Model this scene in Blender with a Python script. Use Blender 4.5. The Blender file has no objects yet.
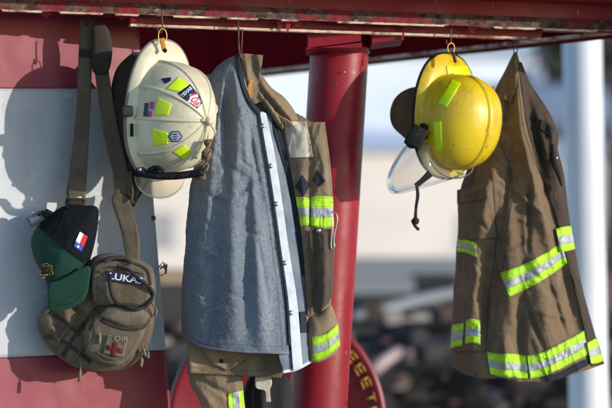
import bpy, bmesh, math, random
from mathutils import Vector, Matrix, noise
from mathutils.bvhtree import BVHTree
random.seed(7)
PI = math.pi
C = bpy.context.scene.collection
K = 2397.0                      # focal length in photo pixels
CAMD, CZ, HR = 6.0, 1.45, 280.0   # HR: photo row of the horizon

def at(px, py, Y):
    d = CAMD + Y
    return Vector(((px-306)/K*d, Y, CZ-(py-HR)/K*d))

# ------------------------------------------------------------------ materials
def mat(name, base, rough=.8, **kw):
    m = bpy.data.materials.new(name); m.use_nodes = True
    nt = m.node_tree; N = nt.nodes; L = nt.links
    b = N['Principled BSDF']
    b.inputs['Base Color'].default_value = (*base, 1)
    b.inputs['Roughness'].default_value = rough
    b.inputs['Metallic'].default_value = kw.get('metal', 0)
    if 'spec' in kw: b.inputs['Specular IOR Level'].default_value = kw['spec']
    if 'sheen' in kw:
        b.inputs['Sheen Weight'].default_value = kw['sheen']; b.inputs['Sheen Roughness'].default_value = .5
    if 'coat' in kw:
        b.inputs['Coat Weight'].default_value = kw['coat']; b.inputs['Coat Roughness'].default_value = kw.get('coatr', .2)
    if 'trans' in kw:
        b.inputs['Transmission Weight'].default_value = kw['trans']; b.inputs['IOR'].default_value = kw.get('ior', 1.45)
    tc = N.new('ShaderNodeTexCoord')
    col = None
    # layers: (color2, scale, lo, hi, stretch xyz, detail)
    for (c2, sc, lo, hi, st, det) in kw.get('layers', []):
        mp = N.new('ShaderNodeMapping'); mp.inputs['Scale'].default_value = st
        mp.inputs['Location'].default_value = (sc*.37 % 5, sc*.71 % 3, sc*.13 % 7)
        L.new(tc.outputs['Object'], mp.inputs['Vector'])
        n = N.new('ShaderNodeTexNoise'); n.inputs['Scale'].default_value = sc; n.inputs['Detail'].default_value = det
        n.inputs['Roughness'].default_value = .62
        L.new(mp.outputs[0], n.inputs['Vector'])
        r = N.new('ShaderNodeMapRange'); r.inputs['From Min'].default_value = lo; r.inputs['From Max'].default_value = hi
        L.new(n.outputs['Fac'], r.inputs['Value'])
        mx = N.new('ShaderNodeMix'); mx.data_type = 'RGBA'
        L.new(r.outputs[0], mx.inputs['Factor'])
        if col is None: mx.inputs['A'].default_value = (*base, 1)
        else: L.new(col, mx.inputs['A'])
        mx.inputs['B'].default_value = (*c2, 1)
        col = mx.outputs['Result']
    if col is not None: L.new(col, b.inputs['Base Color'])
    prev = None
    for (sc, st, strg, dist) in kw.get('bumps', []):
        mp = N.new('ShaderNodeMapping'); mp.inputs['Scale'].default_value = st
        L.new(tc.outputs['Object'], mp.inputs['Vector'])
        n = N.new('ShaderNodeTexNoise'); n.inputs['Scale'].default_value = sc; n.inputs['Detail'].default_value = 4
        L.new(mp.outputs[0], n.inputs['Vector'])
        bp = N.new('ShaderNodeBump'); bp.inputs['Strength'].default_value = strg; bp.inputs['Distance'].default_value = dist
        L.new(n.outputs['Fac'], bp.inputs['Height'])
        if prev: L.new(prev, bp.inputs['Normal'])
        prev = bp.outputs[0]
    if kw.get('weave'):
        sc, strg = kw['weave']
        for ax in ('X', 'Z'):
            w = N.new('ShaderNodeTexWave'); w.bands_direction = ax; w.inputs['Scale'].default_value = sc
            w.inputs['Distortion'].default_value = .6
            L.new(tc.outputs['Object'], w.inputs['Vector'])
            bp = N.new('ShaderNodeBump'); bp.inputs['Strength'].default_value = strg; bp.inputs['Distance'].default_value = .0006
            L.new(w.outputs['Fac'], bp.inputs['Height'])
            if prev: L.new(prev, bp.inputs['Normal'])
            prev = bp.outputs[0]
    if prev: L.new(prev, b.inputs['Normal'])
    if kw.get('roughvar'):
        lo, hi, sc = kw['roughvar']
        n = N.new('ShaderNodeTexNoise'); n.inputs['Scale'].default_value = sc; n.inputs['Detail'].default_value = 6
        L.new(tc.outputs['Object'], n.inputs['Vector'])
        r = N.new('ShaderNodeMapRange'); r.inputs['From Min'].default_value = .35; r.inputs['From Max'].default_value = .65
        r.inputs['To Min'].default_value = lo; r.inputs['To Max'].default_value = hi
        L.new(n.outputs['Fac'], r.inputs['Value']); L.new(r.outputs[0], b.inputs['Roughness'])
    m['bs'] = 1
    return m

S1 = (1, 1, 1)
M = {}
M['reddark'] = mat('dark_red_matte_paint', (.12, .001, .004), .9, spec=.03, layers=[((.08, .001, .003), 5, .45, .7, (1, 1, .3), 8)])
M['redpaint'] = mat('red_paint', (.29, .005, .018), .5, spec=.4, layers=[((.19, .004, .013), 5, .45, .7, (1, 1, .3), 8), ((.30, .02, .03), 14, .58, .72, (1, 1, .3), 8), ((.09, .035, .025), 46, .63, .66, (1, 1, .6), 9), ((.45, .30, .27), 60, .68, .69, (1.5, 1, .5), 6)],
                    bumps=[(40, S1, .25, .002), (6, S1, .3, .004)], roughvar=(.34, .55, 8))
M['panelred'] = mat('panel_red', (.23, .004, .015), .5, layers=[((.25, .02, .05), 3, .4, .7, (1, 1, .4), 8), ((.36, .07, .09), 24, .62, .8, (1, 1, .15), 9), ((.07, .04, .04), 46, .70, .73, S1, 8), ((.16, .02, .035), 7, .5, .75, (1, 1, .25), 9)],
                    bumps=[(3, S1, .25, .01), (25, S1, .12, .002)], spec=.65, roughvar=(.48, .62, 4))
M['panelwhite'] = mat('panel_white', (.49, .505, .53), .5, layers=[((.40, .42, .45), 6, .42, .66, (1, 1, .35), 9), ((.30, .31, .33), 18, .58, .78, (1, 1, .22), 9), ((.10, .08, .07), 38, .69, .72, S1, 9), ((.56, .58, .6), 9, .6, .7, (1, 1, 2), 9)],
                      bumps=[(3, S1, .25, .01), (25, S1, .12, .002)], spec=.6, roughvar=(.48, .62, 4))
M['rust'] = mat('rusty_edge', (.13, .075, .06), .9, layers=[((.035, .02, .018), 40, .45, .6, (1, 1, 1), 8), ((.30, .24, .19), 70, .6, .7, (.4, 1, 1), 8), ((.20, .015, .028), 20, .48, .56, (.6, 1, 1), 8)],
                bumps=[(60, S1, .9, .006)])
M['creamedge'] = mat('bare_cream_edge', (.58, .40, .30), .8, layers=[((.2, .05, .035), 9, .47, .56, (1, 1, 1), 8), ((.72, .6, .48), 40, .5, .7, S1, 6)], bumps=[(60, S1, .5, .003)])
M['brown'] = mat('brown_canvas', (.185, .122, .068), .93, sheen=.05, layers=[((.13, .085, .048), 6, .40, .64, S1, 8), ((.25, .175, .105), 14, .54, .74, (1, 1, .5), 9), ((.06, .043, .03), 40, .62, .75, S1, 6)],
                 weave=(420, .15), bumps=[(14, S1, .5, .010), (45, S1, .55, .006), (150, S1, .5, .002)])
M['khaki'] = mat('tan_brown_canvas', (.235, .165, .098), .93, sheen=.06, layers=[((.135, .097, .06), 6, .42, .66, S1, 8), ((.29, .225, .15), 18, .55, .78, (1, 1, .5), 8), ((.08, .058, .038), 40, .62, .75, S1, 6)], weave=(420, .15), bumps=[(14, S1, .5, .010), (45, S1, .55, .006), (150, S1, .5, .002)])
M['brownd'] = mat('dark_brown_canvas', (.085, .06, .04), .93, sheen=.1, layers=[((.055, .04, .03), 8, .42, .66, S1, 8)], weave=(420, .15), bumps=[(28, S1, .4, .006), (90, S1, .3, .002)])
M['tan'] = mat('tan_canvas', (.27, .185, .11), .93, sheen=.12, layers=[((.19, .13, .08), 8, .42, .66, S1, 8), ((.34, .25, .16), 25, .55, .75, S1, 8)], weave=(420, .15), bumps=[(30, S1, .5, .006)])
M['blue'] = mat('blue_grey_quilted', (.175, .200, .235), .97, spec=.1, sheen=.1, layers=[((.115, .135, .168), 7, .42, .64, (1.6, 1, .4), 9), ((.28, .305, .335), 11, .5, .74, (1.8, 1, .4), 9), ((.125, .145, .175), 210, .45, .68, (1.4, 1, .6), 3), ((.25, .275, .31), 150, .52, .74, (.6, 1, 1.6), 3)],
                weave=(420, .15), bumps=[(16, (1, 1, .7), .45, .008), (55, S1, .5, .005), (170, S1, .6, .002)])
M['bluep'] = mat('pale_blue_cloth', (.17, .20, .24), .9, sheen=.2, layers=[((.09, .12, .17), 15, .42, .66, S1, 8)], weave=(420, .15), bumps=[(30, S1, .5, .005)])
M['pale'] = mat('pale_tape', (.55, .60, .64), .8, layers=[((.42, .47, .52), 30, .45, .7, S1, 8)], weave=(180, .4), bumps=[(40, S1, .3, .003)])
M['cream'] = mat('cream_leather', (.60, .54, .43), .85, layers=[((.45, .39, .30), 20, .45, .7, S1, 8)], bumps=[(50, S1, .4, .003)])
M['navy'] = mat('navy_binding', (.012, .015, .028), .85, weave=(180, .4), bumps=[(60, S1, .4, .003)])
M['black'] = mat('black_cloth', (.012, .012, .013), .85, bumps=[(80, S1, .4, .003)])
M['blackp'] = mat('black_plastic', (.010, .010, .011), .62, spec=.2, layers=[((.05, .045, .04), 40, .55, .75, S1, 6)])
M['neon'] = mat('neon_tape', (.50, .86, .02), .55, layers=[((.33, .60, .02), 30, .45, .72, S1, 8), ((.13, .18, .04), 26, .60, .78, S1, 10), ((.10, .11, .05), 120, .60, .72, S1, 6)], weave=(240, .35), bumps=[(50, S1, .3, .003)])
M['olive'] = mat('olive_thread', (.10, .13, .03), .9)
M['grey'] = mat('silver_reflective_tape', (.40, .42, .44), .45, layers=[((.24, .25, .26), 30, .42, .66, S1, 9), ((.12, .11, .10), 60, .62, .74, S1, 8)], bumps=[(60, S1, .3, .002)])
M['neonh'] = mat('neon_helmet_sticker', (.66, .90, .0), .35, layers=[((.52, .78, .01), 60, .5, .75, S1, 6)], coat=.3)
M['shellw'] = mat('cream_helmet_shell', (.74, .67, .47), .5, layers=[((.50, .45, .31), 7, .4, .7, S1, 9), ((.70, .66, .52), 22, .55, .75, S1, 8), ((.22, .18, .12), 34, .63, .78, S1, 10)], bumps=[(70, S1, .15, .001)], coat=.12, coatr=.35, roughvar=(.4, .62, 20))
M['trim'] = mat('grey_rubber_trim', (.17, .17, .16), .6, layers=[((.14, .13, .11), 40, .5, .7, S1, 6)])
M['shelly'] = mat('yellow_helmet_shell', (.70, .50, .006), .38, layers=[((.60, .40, .008), 8, .42, .7, S1, 9), ((.30, .20, .02), 16, .52, .74, (1, 1, .5), 10), ((.16, .11, .03), 44, .62, .70, (1, 1, .4), 9), ((.78, .62, .12), 90, .64, .68, (.2, 1, 2), 6)], bumps=[(50, S1, .1, .001)], coat=.25, coatr=.32, roughvar=(.34, .6, 16))
M['orange'] = mat('orange_webbing', (.72, .27, .03), .8, bumps=[(90, S1, .4, .002)])
M['brass'] = mat('worn_brass', (.55, .36, .14), .4, metal=.9)
M['steel'] = mat('dull_steel', (.45, .45, .46), .4, metal=.9)
M['rusty'] = mat('rusty_wire', (.16, .085, .05), .75, metal=.3, layers=[((.05, .03, .02), 60, .5, .6, S1, 6)])
M['webbing'] = mat('khaki_webbing', (.150, .115, .078), .9, sheen=.03, layers=[((.105, .08, .053), 14, .45, .65, S1, 6)], weave=(260, .5), bumps=[(70, S1, .3, .002)])
M['webdark'] = mat('dark_webbing', (.055, .042, .032), .9, layers=[((.025, .02, .018), 14, .45, .65, S1, 6)], weave=(260, .5))
M['bag'] = mat('khaki_pack_cloth', (.150, .112, .068), .9, sheen=.04, layers=[((.115, .083, .05), 11, .48, .56, S1, 5), ((.185, .142, .09), 17, .54, .62, S1, 5), ((.07, .05, .033), 24, .64, .70, S1, 4)],
                weave=(200, .4), bumps=[(25, S1, .5, .006)])
M['bagpanel'] = mat('light_khaki_pack_cloth', (.20, .16, .105), .9, layers=[((.14, .105, .07), 20, .5, .56, S1, 5)], weave=(200, .4), bumps=[(30, S1, .4, .005)])
M['green'] = mat('green_cap_cloth', (.0, .045, .024), .85, sheen=.03, weave=(260, .4), bumps=[(40, S1, .3, .003)], layers=[((.0, .04, .02), 20, .45, .7, S1, 6)])
M['capnavy'] = mat('black_cap_cloth', (.006, .007, .012), .95, spec=.2, sheen=0, weave=(260, .4), bumps=[(40, S1, .3, .003)])
M['white'] = mat('white_thread', (.75, .75, .78), .7)
M['sred'] = mat('red_thread', (.55, .01, .03), .7)
M['sblue'] = mat('blue_thread', (.01, .06, .42), .7)
M['pred'] = mat('dull_red_patch', (.13, .008, .010), .8)
M['pkhaki'] = mat('pale_khaki_thread', (.25, .22, .17), .8)
M['gold'] = mat('olive_gold_thread', (.30, .22, .03), .7)
M['stnavy'] = mat('navy_sticker', (.012, .02, .07), .35)
M['stred'] = mat('red_sticker', (.70, .02, .04), .35)
M['stwhite'] = mat('white_sticker', (.80, .80, .80), .35)
M['stpink'] = mat('magenta_sticker', (.45, .06, .22), .4)
M['sthex'] = mat('silver_blue_sticker', (.42, .50, .62), .35, metal=.2)
M['braid'] = mat('braided_cord', (.20, .14, .065), .9, layers=[((.08, .055, .03), 60, .45, .6, S1, 5)], bumps=[(140, S1, .8, .004)])
M['visor'] = mat('clear_visor', (.92, .89, .85), .08, trans=.90, ior=1.18, spec=.6)
M['visorc'] = mat('milky_visor', (.93, .84, .66), .16, trans=.8, ior=1.2)
M['drum'] = mat('drum_red', (.22, .006, .018), .4, layers=[((.16, .006, .012), 6, .45, .7, S1, 6)])
M['ylet'] = mat('yellow_lettering', (.50, .24, .03), .6)
M['postwhite'] = mat('white_post_paint', (.78, .80, .83), .6, layers=[((.62, .64, .68), 6, .45, .7, (1, 1, .3), 8)])
M['ground'] = mat('pale_gravel', (.40, .36, .31), .95, layers=[((.27, .24, .2), .5, .4, .7, S1, 10), ((.5, .46, .4), 3, .5, .75, S1, 10)], bumps=[(30, S1, .5, .03)])

# ------------------------------------------------------------------ objects
ROOT = {}
def thing(name, label, cat, loc, group=None):
    o = bpy.data.objects.new(name, None); C.objects.link(o)
    o.location = loc; o.empty_display_size = .05
    o['label'] = label; o['category'] = cat
    if group: o['group'] = group
    ROOT[o.name] = Vector(loc)
    return o
def rootloc(o):
    while o.parent: o = o.parent
    return ROOT.get(o.name, Vector((0, 0, 0)))
def tag(o, label, cat, group=None):
    o['label'] = label; o['category'] = cat
    if group: o['group'] = group
    return o

class MB:
    def __init__(s): s.v = []; s.f = []; s.mi = []
    def add(s, vs, fs, mi=0):
        b = len(s.v); s.v += [Vector(v) for v in vs]; s.f += [tuple(i+b for i in f) for f in fs]; s.mi += [mi]*len(fs)
    def tube(s, pts, r, seg=8, closed=False, mi=0, flat=None):
        pts = [Vector(p) for p in pts]; n = len(pts)
        vs = []; fs = []
        up = Vector((0, .35, 1)).normalized(); pn = None
        for i, p in enumerate(pts):
            a = pts[(i-1) % n] if (closed or i > 0) else p
            b = pts[(i+1) % n] if (closed or i < n-1) else p
            t = (b-a).normalized() if (b-a).length > 1e-9 else Vector((0, 0, 1))
            if pn is None:
                pn = t.cross(up)
                if pn.length < .1: pn = t.cross(Vector((1, 0, 0)))
            pn = (pn - t*pn.dot(t))
            if pn.length < 1e-6: pn = t.orthogonal()
            pn.normalize(); bn = t.cross(pn)
            rr = r(i/(n-1)) if callable(r) else r
            fl = flat or 1
            for k in range(seg):
                a_ = 2*PI*k/seg
                vs.append(p + pn*math.cos(a_)*rr + bn*math.sin(a_)*rr*fl)
        m = n if closed else n-1
        for i in range(m):
            j = (i+1) % n
            for k in range(seg):
                k2 = (k+1) % seg
                fs.append((i*seg+k, i*seg+k2, j*seg+k2, j*seg+k))
        if not closed:
            fs.append(tuple(range(seg-1, -1, -1))); fs.append(tuple((n-1)*seg+k for k in range(seg)))
        s.add(vs, fs, mi)
    def box(s, c, sx, sy, sz, rot=None, mi=0, bev=0):
        bm = bmesh.new(); bmesh.ops.create_cube(bm, size=1)
        for v in bm.verts: v.co = Vector((v.co.x*sx, v.co.y*sy, v.co.z*sz))
        if bev: bmesh.ops.bevel(bm, geom=bm.edges[:], offset=bev, segments=2, affect='EDGES', profile=.6)
        Mx = Matrix.Translation(c) @ (rot.to_4x4() if rot else Matrix())
        bm.verts.index_update()
        s.add([Mx @ v.co for v in bm.verts], [tuple(v.index for v in f.verts) for f in bm.faces], mi); bm.free()
    def ball(s, c, r, mi=0, sc=(1, 1, 1)):
        bm = bmesh.new(); bmesh.ops.create_uvsphere(bm, u_segments=14, v_segments=8, radius=1)
        bm.verts.index_update()
        s.add([Vector(c)+Vector((v.co.x*sc[0], v.co.y*sc[1], v.co.z*sc[2]))*r for v in bm.verts], [tuple(v.index for v in f.verts) for f in bm.faces], mi); bm.free()
    def build(s, name, mats, parent=None, smooth=True, recalc=True):
        if not isinstance(mats, (list, tuple)): mats = [mats]
        me = bpy.data.meshes.new(name)
        off = rootloc(parent) if parent else Vector((0, 0, 0))
        if parent is None and s.v:
            xs = [v.x for v in s.v]; ys = [v.y for v in s.v]; zs = [v.z for v in s.v]
            off = Vector(((min(xs)+max(xs))/2, (min(ys)+max(ys))/2, min(zs)))
        me.from_pydata([v-off for v in s.v], [], s.f)
        for m in mats: me.materials.append(m)
        for p, mi in zip(me.polygons, s.mi): p.material_index = mi; p.use_smooth = smooth
        if recalc:
            bm = bmesh.new(); bm.from_mesh(me); bmesh.ops.recalc_face_normals(bm, faces=bm.faces); bm.to_mesh(me); bm.free()
        o = bpy.data.objects.new(name, me); C.objects.link(o)
        if parent: o.parent = parent
        else: o.location = off; ROOT[o.name] = off
        return o

# ---- curves in photo pixels
def catmull(pts, n, closed=False):
    pts = [Vector((p[0], p[1])) for p in pts]
    if closed: P = [pts[-1]] + pts + pts[:2]
    else: P = [pts[0]*2-pts[1]] + pts + [pts[-1]*2-pts[-2]] if len(pts) > 1 else pts
    dense = []
    for i in range(1, len(P)-2):
        for k in range(16):
            t = k/16
            a, b, c, d = P[i-1], P[i], P[i+1], P[i+2]
            dense.append(.5*((2*b)+(c-a)*t+(2*a-5*b+4*c-d)*t*t+(3*b-a-3*c+d)*t**3))
    dense.append(P[-2])
    ls = [0]
    for a, b in zip(dense, dense[1:]): ls.append(ls[-1]+(b-a).length)
    out = []; j = 0; T = ls[-1]; m = n if closed else n-1
    for i in range(n):
        s = T*i/m
        while j < len(ls)-2 and ls[j+1] < s: j += 1
        w = (s-ls[j])/max(ls[j+1]-ls[j], 1e-9)
        out.append(dense[j].lerp(dense[j+1], min(1, w)))
    return out
def lin(pts, y):
    if y <= pts[0][0]: return pts[0][1]
    for (a, b), (c, d) in zip(pts, pts[1:]):
        if y <= c: 
            t = (y-a)/(c-a); return b+(d-b)*t
    return pts[-1][1]

def folds(fl, x, y):
    """sum of ridges: (x0,y0,x1,y1,width px,amplitude m toward the viewer)"""
    s = 0
    for (x0, y0, x1, y1, w, a) in fl:
        dx, dy = x1-x0, y1-y0; l2 = dx*dx+dy*dy
        t = ((x-x0)*dx+(y-y0)*dy)/l2
        tc = max(0, min(1, t))
        px, py = x0+dx*tc, y0+dy*tc
        d2 = (x-px)**2+(y-py)**2
        if d2 > 9*w*w: continue
        e = math.sin(PI*max(.08, min(.92, tc)))**.5
        s += a*e*math.exp(-d2/(w*w))
    return s
def nz(x, y, sx, sy, seed=0):
    return noise.noise(Vector((x/sx+seed*7.3, y/sy+seed*3.1, seed*1.7)))
def wr(x, y, seed=0, a=.006):
    q = nz(x, y, 26, 60, seed)*a + (1-abs(nz(x, y, 17, 34, seed+4)))**3*a*.7 + nz(x, y, 7, 9, seed+9)*a*.16
    return q

# ---- sheet between two photo polylines lying on depth function S
def sheet(name, A, B, S, mats, parent=None, nu=40, nv=20, off=0.0, th=.003, back=None, mb=None, finish=True, mifn=None, puff=0):
    a = catmull(A, nu+1); b = catmull(B, nu+1)
    m = mb or MB(); vs = []; W = nv+1
    for i in range(nu+1):
        for j in range(nv+1):
            p = a[i].lerp(b[j and i or i], j/nv)
            e = max(0, 1-(2*j/nv-1)**2)*max(0, 1-(2*i/nu-1)**6)
            vs.append(at(p.x, p.y, S(p.x, p.y)-off-puff*e**.5))
    nF = len(vs)
    for i in range(nu+1):
        for j in range(nv+1):
            p = a[i].lerp(b[i], j/nv); f = vs[i*W+j].y
            Y = f+th
            if back is not None: Y = max(Y, back(p.x, p.y))
            vs.append(at(p.x, p.y, Y))
    fs = []; mis = []
    for i in range(nu):
        for j in range(nv):
            q = (i*W+j, i*W+j+1, (i+1)*W+j+1, (i+1)*W+j)
            fs.append(q); fs.append(tuple(nF+k for k in reversed(q)))
            mi = mifn(i/nu, j/nv) if mifn else 0
            mis += [mi, mi]
    for i in range(nu):
        for j in (0, nv):
            q = (i*W+j, (i+1)*W+j, nF+(i+1)*W+j, nF+i*W+j); fs.append(q); mis.append(mifn(i/nu, .999*j/nv) if mifn else 0)
    for j in range(nv):
        for i in (0, nu):
            q = (i*W+j, i*W+j+1, nF+i*W+j+1, nF+i*W+j); fs.append(q); mis.append(mifn(.999*i/nu, j/nv) if mifn else 0)
    base = len(m.mi); m.add(vs, fs); m.mi[base:] = mis
    return m.build(name, mats, parent) if finish else m

def offset_line(pts, w, n=24):
    c = catmull(pts, n); A = []; B = []
    for i, p in enumerate(c):
        t = (c[min(i+1, n-1)]-c[max(i-1, 0)]).normalized(); nrm = Vector((t.y, -t.x))
        ww = w(i/(n-1)) if callable(w) else w
        A.append(p-nrm*ww/2); B.append(p+nrm*ww/2)
    return A, B
def band(name, pts, w, S, mats, parent=None, nu=30, nv=6, off=.002, th=.003, mb=None, finish=True, mifn=None, puff=0):
    A, B = offset_line(pts, w)
    return sheet(name, A, B, S, mats, parent, nu, nv, off, th, mb=mb, finish=finish, mifn=mifn, puff=puff)
def line_tube(m, pts, r, S, off=0, n=None, seg=6, closed=False):
    L = sum((Vector(a)-Vector(b)).length for a, b in zip(pts, pts[1:]))
    n = n or max(6, int(L/3))
    c = catmull(pts, n, closed)
    m.tube([at(p.x, p.y, S(p.x, p.y)-off) for p in c], r, seg, closed)
def stitches(name, paths, S, mt, parent, off=.0012, r=.0006, dash=2.0):
    for pts in paths:
        m = MB(); L = sum((Vector(a)-Vector(b)).length for a, b in zip(pts, pts[1:]))
        n = max(4, int(L/dash)); c = catmull(pts, n*2)
        for i in range(0, n*2-1, 2):
            m.tube([at(p.x, p.y, S(p.x, p.y)-off) for p in (c[i], c[i+1])], r, 4)
        m.build(name, mt, parent)
def surf_of(objs):
    """depth of a built object under a photo pixel"""
    vs = []; fs = []
    for o in objs:
        off = rootloc(o) ; b = len(vs)
        vs += [v.co+off for v in o.data.vertices]; fs += [tuple(i+b for i in p.vertices) for p in o.data.polygons]
    t = BVHTree.FromPolygons(vs, fs); cam = Vector((0, -CAMD, CZ)); last = [0]
    def S(x, y):
        d = (at(x, y, 0)-cam).normalized()
        h = t.ray_cast(cam, d)
        if h[0] is None: return last[0]
        last[0] = h[0].y; return h[0].y
    return S
def text(name, s, cx, cy, h, ang, S, mt, parent, off=.002, sx=1.0, mb=None):
    cu = bpy.data.curves.new('t', 'FONT'); cu.body = s; cu.size = 1; cu.align_x = 'CENTER'; cu.align_y = 'CENTER'; cu.offset = .022
    o = bpy.data.objects.new('t', cu); C.objects.link(o); bpy.context.view_layer.update()
    me = bpy.data.meshes.new_from_object(o)
    ca, sa = math.cos(ang), math.sin(ang); m = mb or MB(); vs = []
    for v in me.vertices:
        x = v.co.x*h*1.35*sx; y = -v.co.y*h*1.35
        X, Y = cx+x*ca-y*sa, cy+x*sa+y*ca
        vs.append(at(X, Y, S(X, Y)-off))
    m.add(vs, [tuple(p.vertices) for p in me.polygons])
    bpy.data.objects.remove(o); bpy.data.meshes.remove(me); bpy.data.curves.remove(cu)
    return m.build(name, mt, parent, recalc=False) if not mb else m

# ---- pillow: closed puffed body over an outline in photo pixels
def pillow(name, outline, cen, Y0, fb, bb, mats, parent=None, n=72, rings=16, p=2.4, extra=None, mb=None, mifn=None):
    o = catmull(outline, n, True); c = Vector(cen); m = mb or MB()
    vs = []; fs = []; mis = []
    def Y0f(x, y): return Y0(x, y) if callable(Y0) else Y0
    for side in (0, 1):
        for r in range(rings+1):
            t = math.sin(PI/2*r/rings)
            for q in o:
                P = c+(q-c)*t
                h = max(0, 1-t**p)**(1/p)
                Y = Y0f(P.x, P.y) + (-fb*h if side == 0 else bb*h)
                if side == 0 and extra: Y -= extra(P.x, P.y)*min(1, h*2.5)
                vs.append(at(P.x, P.y, Y))
    NR = (rings+1)*n
    for side in (0, 1):
        for r in range(rings):
            for k in range(n):
                k2 = (k+1) % n; b = side*NR
                q = (b+r*n+k, b+r*n+k2, b+(r+1)*n+k2, b+(r+1)*n+k)
                fs.append(q)
    m.add(vs, fs)
    ob = m.build(name, mats, parent) if mb is None else None
    if ob:
        bm = bmesh.new(); bm.from_mesh(ob.data); bmesh.ops.remove_doubles(bm, verts=bm.verts, dist=1e-5)
        bmesh.ops.recalc_face_normals(bm, faces=bm.faces)
        if mifn:
            off = rootloc(ob)
            for f in bm.faces:
                cc = f.calc_center_median()+off; d = CAMD+cc.y
                f.material_index = mifn(cc.x*K/d+306, HR-(cc.z-CZ)*K/d)
        bm.to_mesh(ob.data); bm.free()
        for pl in ob.data.polygons: pl.use_smooth = True
    return ob

# ================================================================== SETTING
Yh = lambda px: -.15+.5*px/612           # the hanging line recedes to the right
A0 = Vector(at(0, HR, Yh(0))); A1 = Vector(at(612, HR, Yh(612)))
U = (A1-A0); U.z = 0; U.normalize(); V = Vector((-U.y, U.x, 0))  # V points away from the viewer
def bl(s, v, z): return A0+U*s+V*v+Vector((0, 0, z+.189))   # z is measured as .47 at the beam's underside
LEN = (A1-A0).length

def prism(m, prof, s0, s1, n=1, jit=None, mi=0):
    """extrude a (v,z) profile along the beam direction"""
    vs = []; k = len(prof)
    for i in range(n+1):
        s = s0+(s1-s0)*i/n
        for j, (v, z) in enumerate(prof):
            dv, dz = jit(s, j) if jit else (0, 0)
            vs.append(bl(s, v+dv, z+dz))
    fs = [tuple(range(k-1, -1, -1)), tuple(n*k+j for j in range(k))]
    for i in range(n):
        for j in range(k):
            j2 = (j+1) % k
            fs.append((i*k+j, i*k+j2, (i+1)*k+j2, (i+1)*k+j))
    m.add(vs, fs, mi)

beam = thing('steel_beam', 'dark red steel beam with chipped rusty lower edge across the top, gear hanging from it', 'beam', bl(LEN/2, 0, .47))
m = MB(); prism(m, [(-.02, .497), (-.02, .577), (.0, .577), (.0, .497)], -.5, LEN+1.2)
prism(m, [(.0, .482), (.0, .496), (.17, .496), (.17, .482)], -.5, LEN+1.2)
m.build('web', M['redpaint'], beam, smooth=False)
def jit(s, j):
    a = noise.noise(Vector((s*60, j*3.1, 0)))*.003+noise.noise(Vector((s*14, j, 5)))*.003
    b = noise.noise(Vector((s*45, j*2.3, 9)))*.003
    if j in (0, 4): b -= abs(noise.noise(Vector((s*9, 0, 3))))*.008+max(0, noise.noise(Vector((s*22, 0, 13))))*.006
    return (a*.7, b)
m = MB(); prism(m, [(-.034, .468), (-.036, .486), (-.032, .4965), (-.004, .4968), (-.004, .470)], -.5, LEN+1.2, 900, jit)
m.build('rusty_lip', M['rust'], beam, smooth=False)
def jit2(s, j):
    c = noise.noise(Vector((s*7, 0, 31))); return (noise.noise(Vector((s*40, j, 2)))*.0015, (.0045 if (c > .02 and j in (0, 3)) else 0)+noise.noise(Vector((s*50, j, 21)))*.0012)
m = MB(); prism(m, [(-.040, .4625), (-.040, .4675), (-.030, .4675), (-.030, .4625)], -.1, LEN+.25, 500, jit2)
m.build('chipped_edge', M['creamedge'], beam, smooth=False)
m = MB(); prism(m, [(.012, .466), (.012, .4805), (.022, .4805), (.022, .466)], -.5, LEN+.3); m.build('flange', M['redpaint'], beam, smooth=False)
# peeling paint scraps under the lip
m = MB()
for (px, w, h) in ((278, 9, 9), (286, 7, 13), (120, 16, 5), (132, 9, 8), (470, 12, 6), (296, 10, 6), (405, 9, 5), (45, 15, 6)):
    s = (at(px, 0, Yh(px))-A0).dot(U); w *= .0025; h *= .0025
    pts = [bl(s-w/2, -.01, .468), bl(s+w/2, -.012, .468), bl(s+w*.25, -.006, .468-h*.6), bl(s+w*.05, -.003, .468-h), bl(s-w*.3, -.008, .468-h*.5)]
    vs = pts+[p+V*.0015 for p in pts]; m.add(vs, [(0, 1, 2, 3, 4), (9, 8, 7, 6, 5)]+[(i, (i+1) % 5, 5+(i+1) % 5, 5+i) for i in range(5)])
m.build('peeling_paint', M['redpaint'], beam, smooth=False)

# added deck out of view, put in only to shade the beam's face
shade_ob = thing('shade_overhang', 'added dark red deck above the beam, just out of the top of the photo', 'roof', bl(LEN/2, 0, .6))
m = MB(); prism(m, [(-.22, .536), (-.22, .56), (-.021, .56), (-.021, .536)], -2.2, LEN+2.2); m.build('overhang', M['redpaint'], shade_ob, smooth=False)
m = MB(); prism(m, [(-.24, .5355), (-.24, .95), (-.2205, .95), (-.2205, .5355)], -2.2, LEN+2.2); m.build('shade_front', M['redpaint'], shade_ob, smooth=False)

# second rail behind, with pale worn lower edge (gear hooks pass in front)
rail = thing('steel_rail', 'thin red rail with a pale worn edge running just behind the top beam', 'rail', bl(LEN/2, .16, .44))
m = MB(); prism(m, [(.024, .4522), (.024, .465), (.034, .465), (.034, .4522)], .33, LEN-.19); m.build('rail_web', M['redpaint'], rail, smooth=False)
def jit3(s, j): return (0, noise.noise(Vector((s*30, j, 4)))*.0012)
m = MB(); prism(m, [(.012, .4425), (.012, .4490), (.036, .4490), (.036, .4425)], .33, LEN-.20, 300, jit3); m.build('rail_edge', M['creamedge'], rail, smooth=False)

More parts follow.
